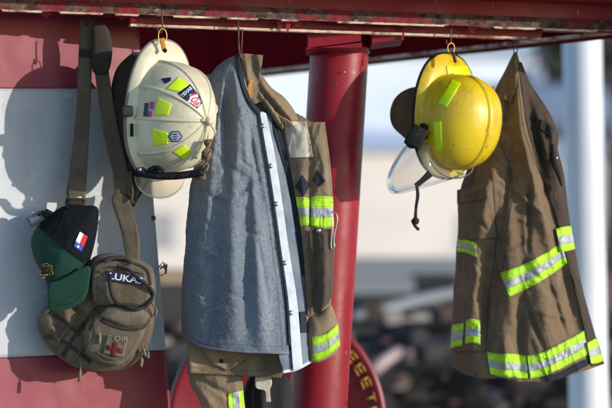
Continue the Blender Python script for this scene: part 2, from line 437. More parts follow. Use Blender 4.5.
# rear beam, level, running towards us from left to right
rb_a = Vector(((195-306)/K*7.9, 1.9, 0)); rb_b = Vector(((612-306)/K*6.4, .4, 0))
rb_d = (rb_b-rb_a).normalized(); rb_n = Vector((-rb_d.y, rb_d.x, 0)); rb_a = rb_a-rb_d*1.2; rb_b = rb_b+rb_d*.5; rb_L = (rb_b-rb_a).length
def rb(m, v0, v1, z0, z1):
    vs = [rb_a+rb_d*s+rb_n*v+Vector((0, 0, CZ+z+.189)) for s in (0, rb_L) for v, z in ((v0, z0), (v1, z0), (v1, z1), (v0, z1))]
    m.add(vs, [(0, 1, 2, 3), (7, 6, 5, 4), (0, 1, 5, 4), (1, 2, 6, 5), (2, 3, 7, 6), (3, 0, 4, 7)])
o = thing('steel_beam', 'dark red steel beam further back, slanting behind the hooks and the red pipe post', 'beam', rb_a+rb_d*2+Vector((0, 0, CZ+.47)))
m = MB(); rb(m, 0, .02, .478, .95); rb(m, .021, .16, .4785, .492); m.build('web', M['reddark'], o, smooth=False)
m = MB(); rb(m, -.006, .026, .470, .4775); m.build('pale_edge', M['creamedge'], o, smooth=False)

# round pipe post, slightly out of plumb
post = thing('pipe_post', 'thick dark red round pipe post holding up the beam, behind the grey jacket', 'post', at(305, 520, .30))
def pipe(m, p0, p1, r0, seg=48, n=60, cap=True):
    p0 = Vector(p0); p1 = Vector(p1)
    pts = [p0.lerp(p1, i/n) for i in range(n+1)]
    m.tube(pts, r0, seg)
m = MB(); pipe(m, at(341, 26, .34), at(311, 520, .34), .0775); m.build('pipe', M['redpaint'], post)
m = MB(); pipe(m, at(344.9, 430, .265), at(344.9, 431, .265), .001, 6, 2)
def boxpx(m, x0, y0, x1, y1, Ya, Yb, x1b=None, y1b=None):
    """box with a photo-pixel front face from Ya to Yb"""
    f = [at(x0, y1, Ya), at(x1, y1b or y1, Ya), at(x1, y0, Ya), at(x0, y0, Ya)]
    vs = f+[v+Vector((0, Yb-Ya, 0)) for v in f]
    m.add(vs, [(0, 1, 2, 3), (7, 6, 5, 4), (0, 1, 5, 4), (1, 2, 6, 5), (2, 3, 7, 6), (3, 0, 4, 7)])
m = MB(); boxpx(m, 308, 24, 361, 48, .15, .33, y1b=41); boxpx(m, 306, 47.5, 362, 49, .147, .33, y1b=42.5); m.build('bracket', M['redpaint'], post, smooth=False)
m = MB(); boxpx(m, 372, 22, 403, 43, .19, .36, y1b=39); boxpx(m, 401, 21.5, 404, 40, .182, .188); m.build('stub_channel', M['redpaint'], post, smooth=False)
m = MB(); m.ball(at(344, 72, .256), .003, sc=(1, .5, 1)); m.build('bolt', M['steel'], post); m = MB(); m.ball(at(368.5, 52, .33), .004); m.build('bolt', M['steel'], post)
# weld seam down the pipe
m = MB(); 
cs = catmull([(365, 60), (358.5, 200), (347, 405)], 60)
m.tube([at(p.x-1.2, p.y, .315)+Vector((noise.noise(Vector((i*.7, 0, 0)))*.0015, 0, 0)) for i, p in enumerate(cs)], .0028, 8)
m.build('weld_seam', M['redpaint'], post)

# painted metal panel on the left
Yp = lambda px: .10+(px-110)*.0012
panel = thing('painted_panel', 'upright red and white painted metal sheet behind the khaki bag', 'panel', at(60, 480, Yp(60)))
def pedge(y): return 138+(y-14)*.083
def pan(name, y0l, y0r, y1l, y1r, mt, xl=-90):
    A = [(xl, y0l), (xl, (y0l+y1l)/2), (xl, y1l)]
    B = [(pedge(y0r), y0r), (pedge((y0r+y1r)/2), (y0r+y1r)/2), (pedge(y1r), y1r)]
    return sheet(name, A, B, lambda x, y: Yp(x)+.0035*nz(x, y, 60, 80, 3)+.001*nz(x, y, 14, 20, 5), mt, panel, 60, 60, 0, .004)
pan('red_band', -8, -8, 88.5, 88.5, M['panelred']); pan('white_band', 88.5, 88.5, 362, 350, M['panelwhite']); pan('lower_red_band', 362, 350, 480, 470, M['panelred'])
m = MB()
for (x, y, r) in ((153.5, 218, .0065), (152, 181, .004), (137, 36, .003), (48, 28, .003)):
    m = MB(); m.ball(at(x, y, Yp(x)-.001), r, sc=(1, .45, 1)); m.build('bolt', M['rusty'], panel)
m = MB(); c = catmull([(150, 176), (144, 188), (137, 198), (133, 206)], 14)
m.tube([at(p.x, p.y, Yp(p.x)-.03) for p in c], .004, 8); m.build('black_tie', M['black'], panel)
m = MB()
for k in range(5):
    c = [(158+2*k, 268+2*nz(k, 0, 2, 2)), (163+k, 262+4*k % 7), (166, 270+k)]
    m.tube([at(x, y, Yp(150)-.01-.003*k) for x, y in c], .002, 6)
for a in range(1): m.tube([at(161+4.5*math.cos(t), 271+4.5*math.sin(t), Yp(150)-.015) for t in [2*PI*i/14 for i in range(14)]], .0016, 6, True)
m.build('wire_clip', M['steel'], panel)

# white post further back
wp = thing('white_post', 'white painted post standing out of focus at the right edge', 'post', at(590, 520, 3.1))
m = MB(); pipe(m, at(580.5, -40, 3.1), at(594, 700, 3.1), .074, 32, 10); m.build('shaft', M['postwhite'], wp)
m = MB(); m.tube([at(581.8, 27, 3.1), at(581.9, 33, 3.1)], .095, 32); m.build('cap_plate', M['postwhite'], wp)

# ================================================================== HOOKS
def jhook(x, y0, y1, ring, Y, label, group='hooks on the beam', mt='rusty'):
    t = thing('wire_hook', label, 'hook', at(x, y1, Y), group)
    m = MB(); k = (y1-y0)
    pts = [(x+1, y0-2), (x, y0+k*.2), (x+.4, y0+k*.7), (x-.3, y1-1.5), (x-2.2, y1), (x-4, y1-1.8), (x-4.3, y1-5)]
    c = catmull(pts, 30); m.tube([at(p.x, p.y, Y) for p in c], .0019, 8); m.build('wire', M[mt], t)
    return t
def ringo(name, cx, cy, rx, ry, Y, mt, parent, r=.0014, tw=.6):
    m = MB(); m.tube([at(cx+rx*math.cos(a), cy+ry*math.sin(a), Y+math.cos(a)*tw*.006) for a in [2*PI*i/24 for i in range(24)]], r, 8, True)
    return m.build(name, mt, parent)

# ================================================================== HELMETS
ZE = .85
def frame(axis, up):
    z = Vector(axis).normalized(); y = Vector(up); y = (y-z*y.dot(z)).normalized(); x = y.cross(z)
    return Matrix((x, y, z)).transposed()
def helmet_shell(m, R, c, a, bf, br, H, brimw, brimf, brimr, drop, thick=.004, peak=0, n=96, flare=1.0, ridge=None):
    """a: dome half width; bf/br: dome half length front/rear; brim*: brim reach; +y is the rear"""
    prof = []
    for i in range(22):
        t = PI/2*i/21; prof.append(('d', math.sin(t), math.cos(t)**ZE if t < PI/2-.001 else 0))
    prof[-1:] = [('d', .9988, .035), ('d', .9996, .012), ('d', 1, 0)]
    prof += [('b', .012, 0), ('b', .03, 0)]
    for i in range(1, 12): prof.append(('b', i/11, 0))
    def pt(kind, s, zz, th, off):
        cx, sy = math.cos(th), math.sin(th)
        q = 2.35
        nrm = (abs(cx)**q+abs(sy)**q)**(-1/q)
        dx, dy = a*cx*nrm, (br if sy > 0 else bf)*sy*nrm
        if kind == 'd':
            x, y, z = dx*s, dy*s, H*zz
            if ridge: z += ridge(th, s)*1.0
        else:
            by = brimr if sy > 0 else brimf
            bx, byy = brimw*cx*nrm*(1.0), by*sy*nrm
            # pinch the sides a little
            e = s**.9
            x = dx+(bx-dx)*e; y = dy+(byy-dy)*e
            z = -drop*(s**1.6)*flare - (.012*s*s*(max(0, sy)**2)) - .010*s*abs(cx)**3
            
        z -= off
        if off: x *= (1-off/a*.8); y *= (1-off/a*.8)
        return c + R @ Vector((x, y, z))
    vs = []; k = len(prof)
    for off in (0, thick):
        for (kind, s, zz) in prof:
            for j in range(n): vs.append(pt(kind, s, zz, 2*PI*j/n, off))
    fs = []
    for layer in (0, 1):
        b = layer*k*n
        for i in range(k-1):
            for j in range(n):
                j2 = (j+1) % n; fs.append((b+i*n+j, b+i*n+j2, b+(i+1)*n+j2, b+(i+1)*n+j))
    for j in range(n):
        j2 = (j+1) % n; fs.append(((k-1)*n+j, (k-1)*n+j2, (2*k-1)*n+j2, (2*k-1)*n+j))
    m.add(vs, fs)
    rim = [vs[(k-1)*n+j].lerp(vs[(2*k-1)*n+j], .5) for j in range(n)]
    return rim, pt
def bwtext_fix(): pass

def clean(o):
    bm = bmesh.new(); bm.from_mesh(o.data); bmesh.ops.remove_doubles(bm, verts=bm.verts, dist=1e-5)
    bmesh.ops.recalc_face_normals(bm, faces=bm.faces); bm.to_mesh(o.data); bm.free()
    for p in o.data.polygons: p.use_smooth = True

def quad(name, pts, S, mt, parent, off=.0015, th=.0012, n=10):
    """flat sticker with photo corners p0..p3 (clockwise) laid on a surface"""
    A = [pts[0], ((pts[0][0]+pts[3][0])/2, (pts[0][1]+pts[3][1])/2), pts[3]]
    B = [pts[1], ((pts[1][0]+pts[2][0])/2, (pts[1][1]+pts[2][1])/2), pts[2]]
    return sheet(name, A, B, S, mt, parent, n, n, off, th)

# ---- cream helmet
hw = thing('fire_helmet', 'cream fire helmet with neon trapezoid stickers hanging left of the grey jacket', 'helmet', at(163, 190, -.08))
Rw = frame((.735, -.665, -.12), (.04, -.05, 1)); cw = at(164.5, 116, -.10)
ribth = [PI/2+PI/4*k for k in range(8)]
m = MB(); rim, ptw = helmet_shell(m, Rw, cw, .098, .138, .136, .146, .112, .160, .188, .010, thick=.004)
shell = m.build('shell', M['shellw'], hw); clean(shell)
m = MB(); m.tube(rim, .0050, 8, True); m.build('rim_trim', M['trim'], hw)
m = MB()
for th in [math.radians(k) for k in (108, 151, 183, 220, 258, 300, 340, 20, 60)]:
    pts = []
    for i in range(24):
        t = .06+(PI/2-.06)*i/23
        p = ptw('d', math.sin(t), math.cos(t)**ZE, th, 0); q = ptw('d', math.sin(t), math.cos(t)**ZE, th, .004)
        pts.append(p+(p-q).normalized()*-.0005)
    m.tube(pts, lambda u: .0042+.0010*u, 8)
m.build('rib', M['shellw'], hw)
# crest ridge at the crown and its end
m = MB()
pts = []
for i in range(-12, 1):
    t = abs(i)*.06; th = PI/2 if i > 0 else -PI/2
    p = ptw('d', math.sin(t), math.cos(t)**ZE, th, 0); q = ptw('d', math.sin(t), math.cos(t)**ZE, th, .01)
    pts.append(p+(p-q).normalized()*.004)
m.tube(pts, .0055, 10, flat=.8); m.build('crest', M['shellw'], hw)
m = MB(); apex = cw+Rw @ Vector((0, 0, .146)); m.tube([apex+Rw @ Vector((0, 0, -.002)), apex+Rw @ Vector((0, -.002, .016))], .009, 12)
m.tube([apex+Rw @ Vector((-.02, 0, .002)), apex+Rw @ Vector((.02, 0, .002))], .004, 8); m.build('crown_knob', M['shellw'], hw)
Sw = surf_of([shell])
m = MB()
def neonq(*p): sheet('x', [p[0], ((p[0][0]+p[3][0])/2, (p[0][1]+p[3][1])/2), p[3]], [p[1], ((p[1][0]+p[2][0])/2, (p[1][1]+p[2][1])/2), p[2]], Sw, None, None, 12, 12, .0016, .0012, mb=m, finish=False)
for p in (((166, 89), (178, 77), (189, 84), (182, 92)), ((158, 97), (172, 104), (168, 115), (154, 115)), ((152, 128), (168, 133), (168, 144), (153, 146)), ((173, 152), (184, 145), (192, 151), (184, 160))):
    mm = MB(); m = mm; neonq(*p); mm.build('neon_sticker', M['neonh'], hw)
bad = quad('square_badge', ((178, 93), (190, 84), (204, 101), (195, 111)), Sw, M['stnavy'], hw, .0022, .0012)
Sb = surf_of([shell, bad])
text('badge_wording', 'TEXAS', 186.5, 92, 3.4, -.75, Sb, M['stwhite'], hw, .001)
m = MB(); star = [(194+ (6.8 if i % 2 == 0 else 4.2)*math.cos(a), 99.5+(6.8 if i % 2 == 0 else 4.2)*math.sin(a)) for i, a in enumerate([2*PI*j/10+.3 for j in range(10)])]
m.add([at(x, y, Sb(x, y)-.0012) for x, y in star]+[at(194, 99.5, Sb(194, 99.5)-.0012)], [(i, (i+1) % 10, 10) for i in range(10)]); m.build('white_star', M['stwhite'], hw, recalc=False)
text('red_number', '100', 194.3, 99.8, 7.5, 1.15, Sb, M['stred'], hw, .0022, 1.0)
quad('dark_sticker', ((144.5, 103), (148.5, 103), (147.5, 118), (143, 118)), Sw, M['stnavy'], hw)
quad('magenta_sticker', ((150, 101.5), (154.5, 102), (153.5, 109.5), (149, 108.5)), Sw, M['stpink'], hw)
quad('magenta_sticker', ((148.5, 111), (152, 111), (151, 118.5), (147.5, 118)), Sw, M['stpink'], hw)
quad('dark_sticker', ((161, 78.5), (171, 77), (171, 80.5), (165, 84)), Sw, M['stnavy'], hw)
m = MB(); hx = [(175.5+7.2*math.cos(a), 136.5+6.2*math.sin(a)) for a in [PI/3*i for i in range(6)]]
m.add([at(x, y, Sw(x, y)-.0018) for x, y in hx]+[at(175.5, 136.5, Sw(175.5, 136.5)-.0022)], [(i, (i+1) % 6, 6) for i in range(6)]); m.build('hexagon_sticker', M['stnavy'], hw, recalc=False)
m = MB(); hx = [(175.5+6*math.cos(a), 136.5+5*math.sin(a)) for a in [PI/3*i for i in range(6)]]
m.add([at(x, y, Sw(x, y)-.0030) for x, y in hx]+[at(175.5, 136.5, Sw(175.5, 136.5)-.0034)], [(i, (i+1) % 6, 6) for i in range(6)]); m.build('hexagon_centre', M['sthex'], hw, recalc=False)
m = MB()
for yy in (134.2, 136.6, 139): m.box(at(175.5, yy, Sw(175.5, yy)-.0046), .011, .0006, .002)
m.build('hexagon_marking', M['stnavy'], hw)
# black side bracket, slider and face bar
m = MB(); m.box(at(126, 111, Sw(127, 111)-.012), .030, .02, .026, Matrix.Rotation(.5, 3, 'Z'), bev=.004); m.box(at(120.5, 110, Sw(127, 111)-.006), .016, .03, .018, bev=.004); m.build('side_bracket', M['blackp'], hw)
m = MB(); m.box(at(131.8, 130, Sw(131.8, 130)-.006), .008, .008, .032, bev=.002); m.build('slider', M['blackp'], hw)
m = MB()
c = catmull([(139, 172), (150, 175), (170, 176), (188, 174.5), (203, 172)], 24)
m.tube([at(p.x, p.y, -.19-.0006*(p.x-139)) for p in c], .0095, 10)
m.tube([at(p.x, p.y, -.20-.0006*(p.x-139)) for p in catmull([(148, 170.5), (156, 167), (164, 171)], 8)], .005, 8)
for (x, y, r) in ((141, 171, .011), (155, 172, .009), (200, 172, .011), (186, 175, .008)): m.ball(at(x, y, -.20), r, sc=(1.3, .8, .9))
m.build('face_bar', M['blackp'], hw)
m = MB(); m.ball(at(139.8, 169.5, -.212), .005); m.build('screw', M['steel'], hw)
# braided cord bundle at the crown side
m = MB()
for k in range(5):
    ph = k*1.3
    c = catmull([(208+1.5*math.sin(ph), 140), (207+2.5*math.sin(ph+1), 152), (204+3*math.sin(ph+2), 164), (202+2*math.cos(ph), 176), (199+2*math.cos(ph), 179)], 40)
    m.tube([at(p.x+1.6*math.sin(i*.55+ph), p.y, -.21+.006*math.cos(i*.55+ph)) for i, p in enumerate(c)], .0036, 6)
m.build('braided_cord', M['braid'], hw)
# dark ear flap spreading behind the brim and pale goggle shell below it
def Sflap(x, y): return -.03+.0012*(x-125)*0
pillow('ear_flap', [(139, 52), (127, 57), (115, 72), (110, 100), (111, 135), (115, 168), (121, 198), (131, 206), (140, 190), (150, 120), (150, 70)], (132, 125), -.005, .02, .02, M['webdark'], hw, 60, 10, 2, extra=lambda x, y: wr(x, y, 3, .004))
m = MB()
vs = []
nu, nv = 24, 12
for sgn in (0, 1):
    for i in range(nu+1):
        for j in range(nv+1):
            a = PI*(.02+.96*i/nu); r = 1-.9*j/nv
            x = 160+25*r*math.cos(a)*1.0; y = 176+22*r*math.sin(a)
            vs.append(at(x, y, -.03-.05*(1-r*r)+.003*sgn))
n0 = (nu+1)*(nv+1); fs = []
for i in range(nu):
    for j in range(nv):
        q = (i*(nv+1)+j, i*(nv+1)+j+1, (i+1)*(nv+1)+j+1, (i+1)*(nv+1)+j); fs += [q, tuple(n0+t for t in reversed(q))]
for i in range(nu): fs.append((i*(nv+1), (i+1)*(nv+1), n0+(i+1)*(nv+1), n0+i*(nv+1)))
m.add(vs, fs); m.build('goggle_shell', M['visorc'], hw)
m = MB(); m.tube([at(160+25*math.cos(a), 176+22*math.sin(a), -.03) for a in [PI*i/30 for i in range(31)]], .0022, 6); m.build('goggle_rim', M['shellw'], hw)
# orange tab on the brim
Stab = surf_of([shell])
band('hang_tab', [(161.5, 38), (163, 44), (164.5, 51)], 4.6, lambda x, y: -.145, M['orange'], hw, 12, 4, 0, .003)
m = MB(); m.ball(at(165, 50.5, -.150), .0055, sc=(1, .5, 1)); m.build('hang_rivet', M['blackp'], hw)
t = jhook(162, 11, 33, 1, -.14, 'wire hook and brass ring holding the cream helmet')
ringo('ring', 162.5, 36, 4.2, 7.5, -.14, M['brass'], t, .0013, .9)
tt = t

# ---- yellow helmet
ZE = .72
hy = thing('fire_helmet', 'yellow fire helmet with clear visor and black strap hanging right of the pipe post', 'helmet', at(455, 185, .22), None)
Ry = frame((.70, -.71, -.06), (.04, -.03, 1)); cy = at(451, 117.5, .24)
m = MB(); rim, pty = helmet_shell(m, Ry, cy, .110, .136, .112, .138, .121, .160, .168, .010, thick=.004)
ysh = m.build('shell', M['shelly'], hy); clean(ysh)
m = MB(); m.tube(rim, .0046, 8, True); m.build('rim_trim', M['blackp'], hy)
# broad low ridge over the crown, front to back
m = MB(); pts = []
for i in range(-22, 21):
    t = min(abs(i)*.068, PI/2-.02); th = PI/2 if i > 0 else -PI/2
    p = pty('d', math.sin(t), math.cos(t)**ZE, th, 0); q = pty('d', math.sin(t), math.cos(t)**ZE, th, .01)
    pts.append(p+(q-p).normalized()*.0065)
m.tube(pts, lambda u: .0115*min(1, u*9, (1-u)*9)**.5+.001, 20); m.build('crown_ridge', M['shelly'], hy)
Sy = surf_of([ysh])
quad('neon_sticker', ((446, 66), (468, 66), (471, 75), (447, 74)), Sy, M['neonh'], hy)
quad('neon_sticker', ((433, 121), (441, 121), (442, 151), (435, 151)), Sy, M['neonh'], hy)
quad('neon_sticker', ((438, 103), (452, 79), (461, 83), (446, 108)), Sy, M['neonh'], hy)
# ear flap, visor, bracket, strap
pillow('ear_flap', [(424, 86), (407, 89), (395, 98), (390, 112), (392, 125), (400, 134), (414, 144), (430, 142), (436, 115), (432, 92)], (412, 116), .30, .03, .02, M['brown'], hy, 60, 12, 2, extra=lambda x, y: wr(x, y, 6, .003))
m = MB()
NU, NV = 30, 14; vs = []
# the visor: a curved clear sheet swinging down to the lower left, bent round its own axis
cA = [(404, 140), (393, 158), (388, 176), (392, 190), (404, 193)]
cB = [(446, 150), (452, 158), (462, 166), (470, 172), (478, 175)]
a_ = catmull([(412, 138), (398, 156), (389, 174), (389, 188), (396, 193)], NU+1)
b_ = catmull([(440, 150), (446, 160), (453, 168), (460, 172), (466, 174)], NU+1)
for s in (0, 1):
    for i in range(NU+1):
        for j in range(NV+1):
            p = a_[i].lerp(b_[i], j/NV); u = j/NV
            vs.append(at(p.x, p.y, .30-.11*math.sin(PI*u)-.06*u+.0028*s))
n0 = (NU+1)*(NV+1); fs = []
for i in range(NU):
    for j in range(NV):
        q = (i*(NV+1)+j, i*(NV+1)+j+1, (i+1)*(NV+1)+j+1, (i+1)*(NV+1)+j); fs += [q, tuple(n0+t for t in reversed(q))]
for i in range(NU):
    for j in (0, NV): fs.append((i*(NV+1)+j, (i+1)*(NV+1)+j, n0+(i+1)*(NV+1)+j, n0+i*(NV+1)+j))
for j in range(NV):
    for i in (0, NU): fs.append((i*(NV+1)+j, i*(NV+1)+j+1, n0+i*(NV+1)+j+1, n0+i*(NV+1)+j))
m.add(vs, fs); m.build('visor', M['visor'], hy)
m = MB(); c = catmull([(412, 138), (398, 156), (388.5, 174), (388, 188), (396, 193.5), (420, 188), (445, 181), (458, 177), (466, 174)], 60)
m.tube([at(p.x, p.y, .30-.04*max(0, (p.x-400)/76)) for p in c], .0012, 6); m.build('visor_rim', M['visor'], hy)
m = MB(); c = catmull([(430, 160), (437, 170), (448, 177), (460, 178), (470, 173), (474, 165)], 40)
m.tube([at(p.x, p.y, .14) for p in c], .0018, 8); m.build('chin_wire', M['trim'], hy)
m = MB(); m.box(at(416, 137, .15), .044, .030, .056, Matrix.Rotation(.5, 3, 'Y'), bev=.006); m.box(at(424, 131, .165), .020, .02, .040, bev=.004); m.ball(at(412, 142, .155), .017, sc=(1, .5, 1)); m.box(at(425.5, 127, .152), .013, .012, .012, bev=.002)
m.build('visor_bracket', M['blackp'], hy)
m = MB(); sheet('x', [(428, 170), (421, 178), (414, 184)], [(433, 176), (425, 182), (417, 188)], lambda x, y: .12, None, None, 12, 4, 0, .003, mb=m, finish=False)
sheet('x', [(415, 184), (416, 195), (414.5, 208), (413.5, 222)], [(418.5, 186), (419.5, 196), (417.5, 208), (417, 222)], lambda x, y: .118+.004*nz(x, y, 6, 6), None, None, 24, 4, 0, .004, mb=m, finish=False)
m.ball(at(415.5, 221, .12), .010, sc=(1, .7, 1)); m.tube([at(412, 220, .12), at(415, 226, .12), at(419, 230, .12)], .004, 8)
m.build('chin_strap', M['black'], hy)
t2 = jhook(450.5, 29, 45, 1, .19, 'wire hook and brass ring holding the yellow helmet')
ringo('ring', 451, 48, 3.4, 5.2, .19, M['brass'], t2, .0013, .9)
m = MB(); m.tube([at(452, 52, .185), at(454, 56, .175), at(455.5, 62, .165)], .0042, 8); m.build('hang_tab', M['rusty'], hy)

# ================================================================== GREY-BLUE JACKET
jl = [(54, 237), (60, 225), (70, 214), (85, 207), (110, 203), (150, 196), (190, 190), (230, 186), (270, 183), (300, 181), (322, 181), (336, 183), (400, 186)]
jr = [(54, 240), (85, 243), (110, 257), (150, 267), (200, 277), (250, 284), (300, 291), (354, 296), (400, 298)]
jf = [(200, 180, 216, 172, 1.8, -.004), (205, 200, 224, 190, 1.8, .004), (240, 160, 258, 172, 1.8, -.004), (236, 195, 262, 188, 2, .0035), (245, 230, 270, 240, 2, -.0035), (190, 255, 214, 262, 2, -.004), (186, 290, 205, 300, 2, .004), (250, 280, 276, 272, 2, .0035), (222, 290, 246, 300, 2, -.0035), (226, 80, 222, 130, 2, -.006), (247, 120, 262, 200, 2, -.005), (258, 240, 268, 300, 2.2, -.004), (226, 70, 214, 150, 5, .010), (236, 75, 238, 160, 6, .014), (228, 95, 226, 190, 4, -.010), (243, 110, 256, 220, 5, .012), (250, 130, 250, 200, 4, -.008),
      (215, 120, 205, 240, 6, .008), (233, 170, 232, 330, 10, .012), (214, 200, 210, 330, 7, -.006), (256, 215, 262, 345, 8, .010), (246, 210, 246, 340, 7, -.007),
      (210, 150, 240, 175, 3, -.004), (200, 190, 225, 205, 3, -.004), (190, 240, 225, 262, 3, .004), (188, 300, 225, 310, 3, .004), (205, 262, 232, 250, 3, -.004), (262, 180, 240, 200, 3, .004), (230, 62, 250, 140, 4, .006),
      (196, 215, 214, 228, 2.5, -.003), (191, 275, 212, 285, 2.5, -.003), (214, 90, 232, 98, 2.5, .003), (208, 112, 230, 122, 2.5, -.003)]
def Sj(x, y):
    l, r = lin(jl, y), lin(jr, y)+14
    u = max(0, min(1, (x-l)/(r-l))); b = (1-(2*u-1)**2)**.5 if 0 < u < 1 else 0
    w = lin([(54, .02), (100, .055), (200, .085), (350, .10)], y)
    e = min(1, (u/.12)) if u < .12 else 1
    return .03 - w*b - e*(1.55*folds(jf, x, y)+nz(x, y, 34, 95, 2)*.007+nz(x, y, 15, 30, 5)*.0022+.0009*nz(x, y, 5, 4, 8)+.0012*(1-abs(nz(x, y, 14, 6, 66)))**8)
jk = thing('liner_jacket', 'long blue grey quilted jacket with a pale snap placket, hanging left of the red post', 'jacket', at(235, 354, 0))
A = [(x, y) for y, x in jl[:11]]+[(183, 335)]; 
Bp = [(238, 55), (243, 85), (257, 111), (266, 150), (275, 200), (281, 250), (288, 300), (292, 354)]
Lft = [(236, 55)]+A[1:]
# body (bottom hem curves): rows from hem-to-top as strips between left edge and right edge, with the hem sagging
def body(name, left, right, S, mt, parent, back, nu=170, nv=90, hem=None):
    a = catmull(left, nu+1); b = catmull(right, nu+1); m = MB(); W = nv+1; vs = []
    for s in (0, 1):
        for i in range(nu+1):
            for j in range(nv+1):
                p = a[i].lerp(b[i], j/nv)
                p.x += (1-j/nv)*1.4*nz(p.y, 3, 17, 1, 9)*min(1, i/20)+(1-j/nv)*.5*nz(p.y, 8, 5, 1, 4)
                if hem: p.y += hem(p.x)*max(0, (i/nu-.5)*2)**2
                Y = S(p.x, p.y)
                if s: Y = max(Y+.004, back-.02*0)
                vs.append(at(p.x, p.y, Y))
    n0 = (nu+1)*W; fs = []
    for i in range(nu):
        for j in range(nv):
            q = (i*W+j, i*W+j+1, (i+1)*W+j+1, (i+1)*W+j); fs += [q, tuple(n0+k for k in reversed(q))]
        for j in (0, nv): fs.append((i*W+j, (i+1)*W+j, n0+(i+1)*W+j, n0+i*W+j))
    for j in range(nv):
        for i in (0, nu): fs.append((i*W+j, i*W+j+1, n0+i*W+j+1, n0+i*W+j))
    m.add(vs, fs); return m.build(name, mt, parent)
hemj = lambda x: 0 if x < 182 else 17*min(1, (x-182)/60)**.6
body('body', Lft, [(238, 55), (243, 85), (257, 111), (266, 150), (275, 200), (281, 250), (286, 300), (289, 337)], Sj, M['blue'], jk, .03, hem=hemj)
# second front edge right of the placket
sheet('front_edge', [(263, 112), (272, 150), (281, 200), (288, 250), (295, 300), (301, 352)], [(276, 119), (286, 150), (296, 200), (303, 250), (307, 300), (311, 349)], lambda x, y: Sj(x, y)+.006, M['bluep'], jk, 110, 20, 0, .005)
sheet('hem_corner', [(278, 353), (280, 362), (284, 372)], [(312, 345), (312, 354), (312, 361)], lambda x, y: Sj(x, 350)+.004, M['bluep'], jk, 16, 30, 0, .006)
band('hem_tape', [(283, 372), (297, 369), (312, 361)], 3, lambda x, y: Sj(x, 350)+.004, M['pale'], jk, 30, 5, .002, .004)
pl = sheet('placket', [(258, 110), (266, 150), (274, 200), (281, 250), (288, 300), (291, 345), (293, 371)], [(266, 113), (274, 150), (282, 200), (289, 250), (297, 300), (301, 345), (303, 368)], Sj, M['pale'], jk, 130, 10, .005, .005)
band('binding', [(259, 113), (265, 150), (273, 200), (280, 250), (287, 300), (290, 345)], 2.2, Sj, M['navy'], jk, 110, 4, .007, .003)
band('binding', [(237, 54), (240, 70), (245, 90), (252, 104), (260, 113)], 4.4, Sj, M['navy'], jk, 50, 6, .008, .006, puff=.002)
band('binding', [(275.5, 117), (277, 132), (286, 165), (294, 200), (300, 240), (304, 275)], lambda u: 5.5-1.5*u, lambda x, y: Sj(x, y)+.004, M['navy'], jk, 90, 6, .005, .008, puff=.002)
band('hem_seam', [(184, 335), (200, 345.5), (225, 350), (255, 352), (289, 353)], 2.6, Sj, M['bluep'], jk, 80, 4, .004, .004, puff=.001)
m = MB()
for (x, y) in ((262.5, 126), (270.5, 166), (276, 204), (284.5, 263), (290.5, 313), (281, 231)):
    if (x, y) == (281, 231): continue
    m = MB(); Y = Sj(x, y)-.010; m.tube([at(x, y, Y+.003), at(x, y, Y-.002)], .0062, 16); m.ball(at(x, y, Y-.002), .0042, sc=(1, .6, 1)); m.build('snap', M['steel'], jk)
sheet('navy_label', [(300, 312), (300, 333)], [(310, 311), (310, 332)], lambda x, y: Sj(x, y)-.002, M['navy'], jk, 8, 8, 0, .006)
m = MB(); m.tube([at(305+2.2*math.cos(a), 319+3.5*math.sin(a), Sj(305, 319)-.006) for a in [2*PI*i/14 for i in range(14)]], .0008, 6, True); m.build('label_ring', M['steel'], jk)
stitches('seam', [[(233, 62), (226, 110), (224, 150), (226, 200), (221, 250), (219, 300), (221, 346)], [(186, 330), (205, 340), (235, 344), (282, 347)], [(245, 100), (257, 150), (266, 200), (273, 250), (279, 300), (283, 350)], [(214, 90), (240, 130)], [(209, 130), (230, 160), (260, 185)]], Sj, M['bluep'], jk, .0016, .0006, 2.2)
# hook for it, doubled wire
t3 = thing('wire_hook', 'long doubled wire hook holding up the grey jacket and brown coat', 'hook', at(240, 50, .03), 'hooks on the beam')
m = MB(); m.tube([at(p.x, p.y, .0) for p in catmull([(238, 14), (238.5, 30), (239, 48), (241, 58)], 20)], .002, 8)
m.tube([at(p.x, p.y, .005) for p in catmull([(242.5, 29), (242, 40), (241.5, 50), (242, 60)], 20)], .0018, 8); m.tube([at(p.x, p.y, .003) for p in catmull([(237, 14), (240, 12), (242, 16)], 8)], .002, 8)
m.build('wire', M['rusty'], t3)

# ================================================================== BROWN COAT behind the jacket
ct = thing('turnout_coat', 'tan brown firefighter coat with cream shoulder patch, hanging behind the blue grey jacket', 'coat', at(265, 404, .1))
cf = [(262, 92, 296, 128, 5, .02), (320, 125, 328, 210, 4, .006), (300, 160, 306, 230, 4, .008), (314, 230, 316, 318, 4, -.012), (325, 235, 325, 320, 5, .014), (309, 130, 311, 200, 3, -.008)]
def Sc(x, y): return .055-.028*max(0, 1-((x-312)/32)**2)-folds(cf, x, y)-wr(x, y, 5, .006)-.003*(1-abs(nz(x+y*.3, y, 9, 20, 75)))**5
# hidden back body giving it depth (runs down behind the jacket)
sheet('body', [(250, 100), (212, 130), (202, 200), (195, 300), (190, 345), (187, 374)], [(280, 105), (316, 130), (326, 200), (330, 300), (300, 345), (281, 377)], lambda x, y: .075-wr(x, y, 7, .007), M['khaki'], ct, 120, 60, 0, .02)
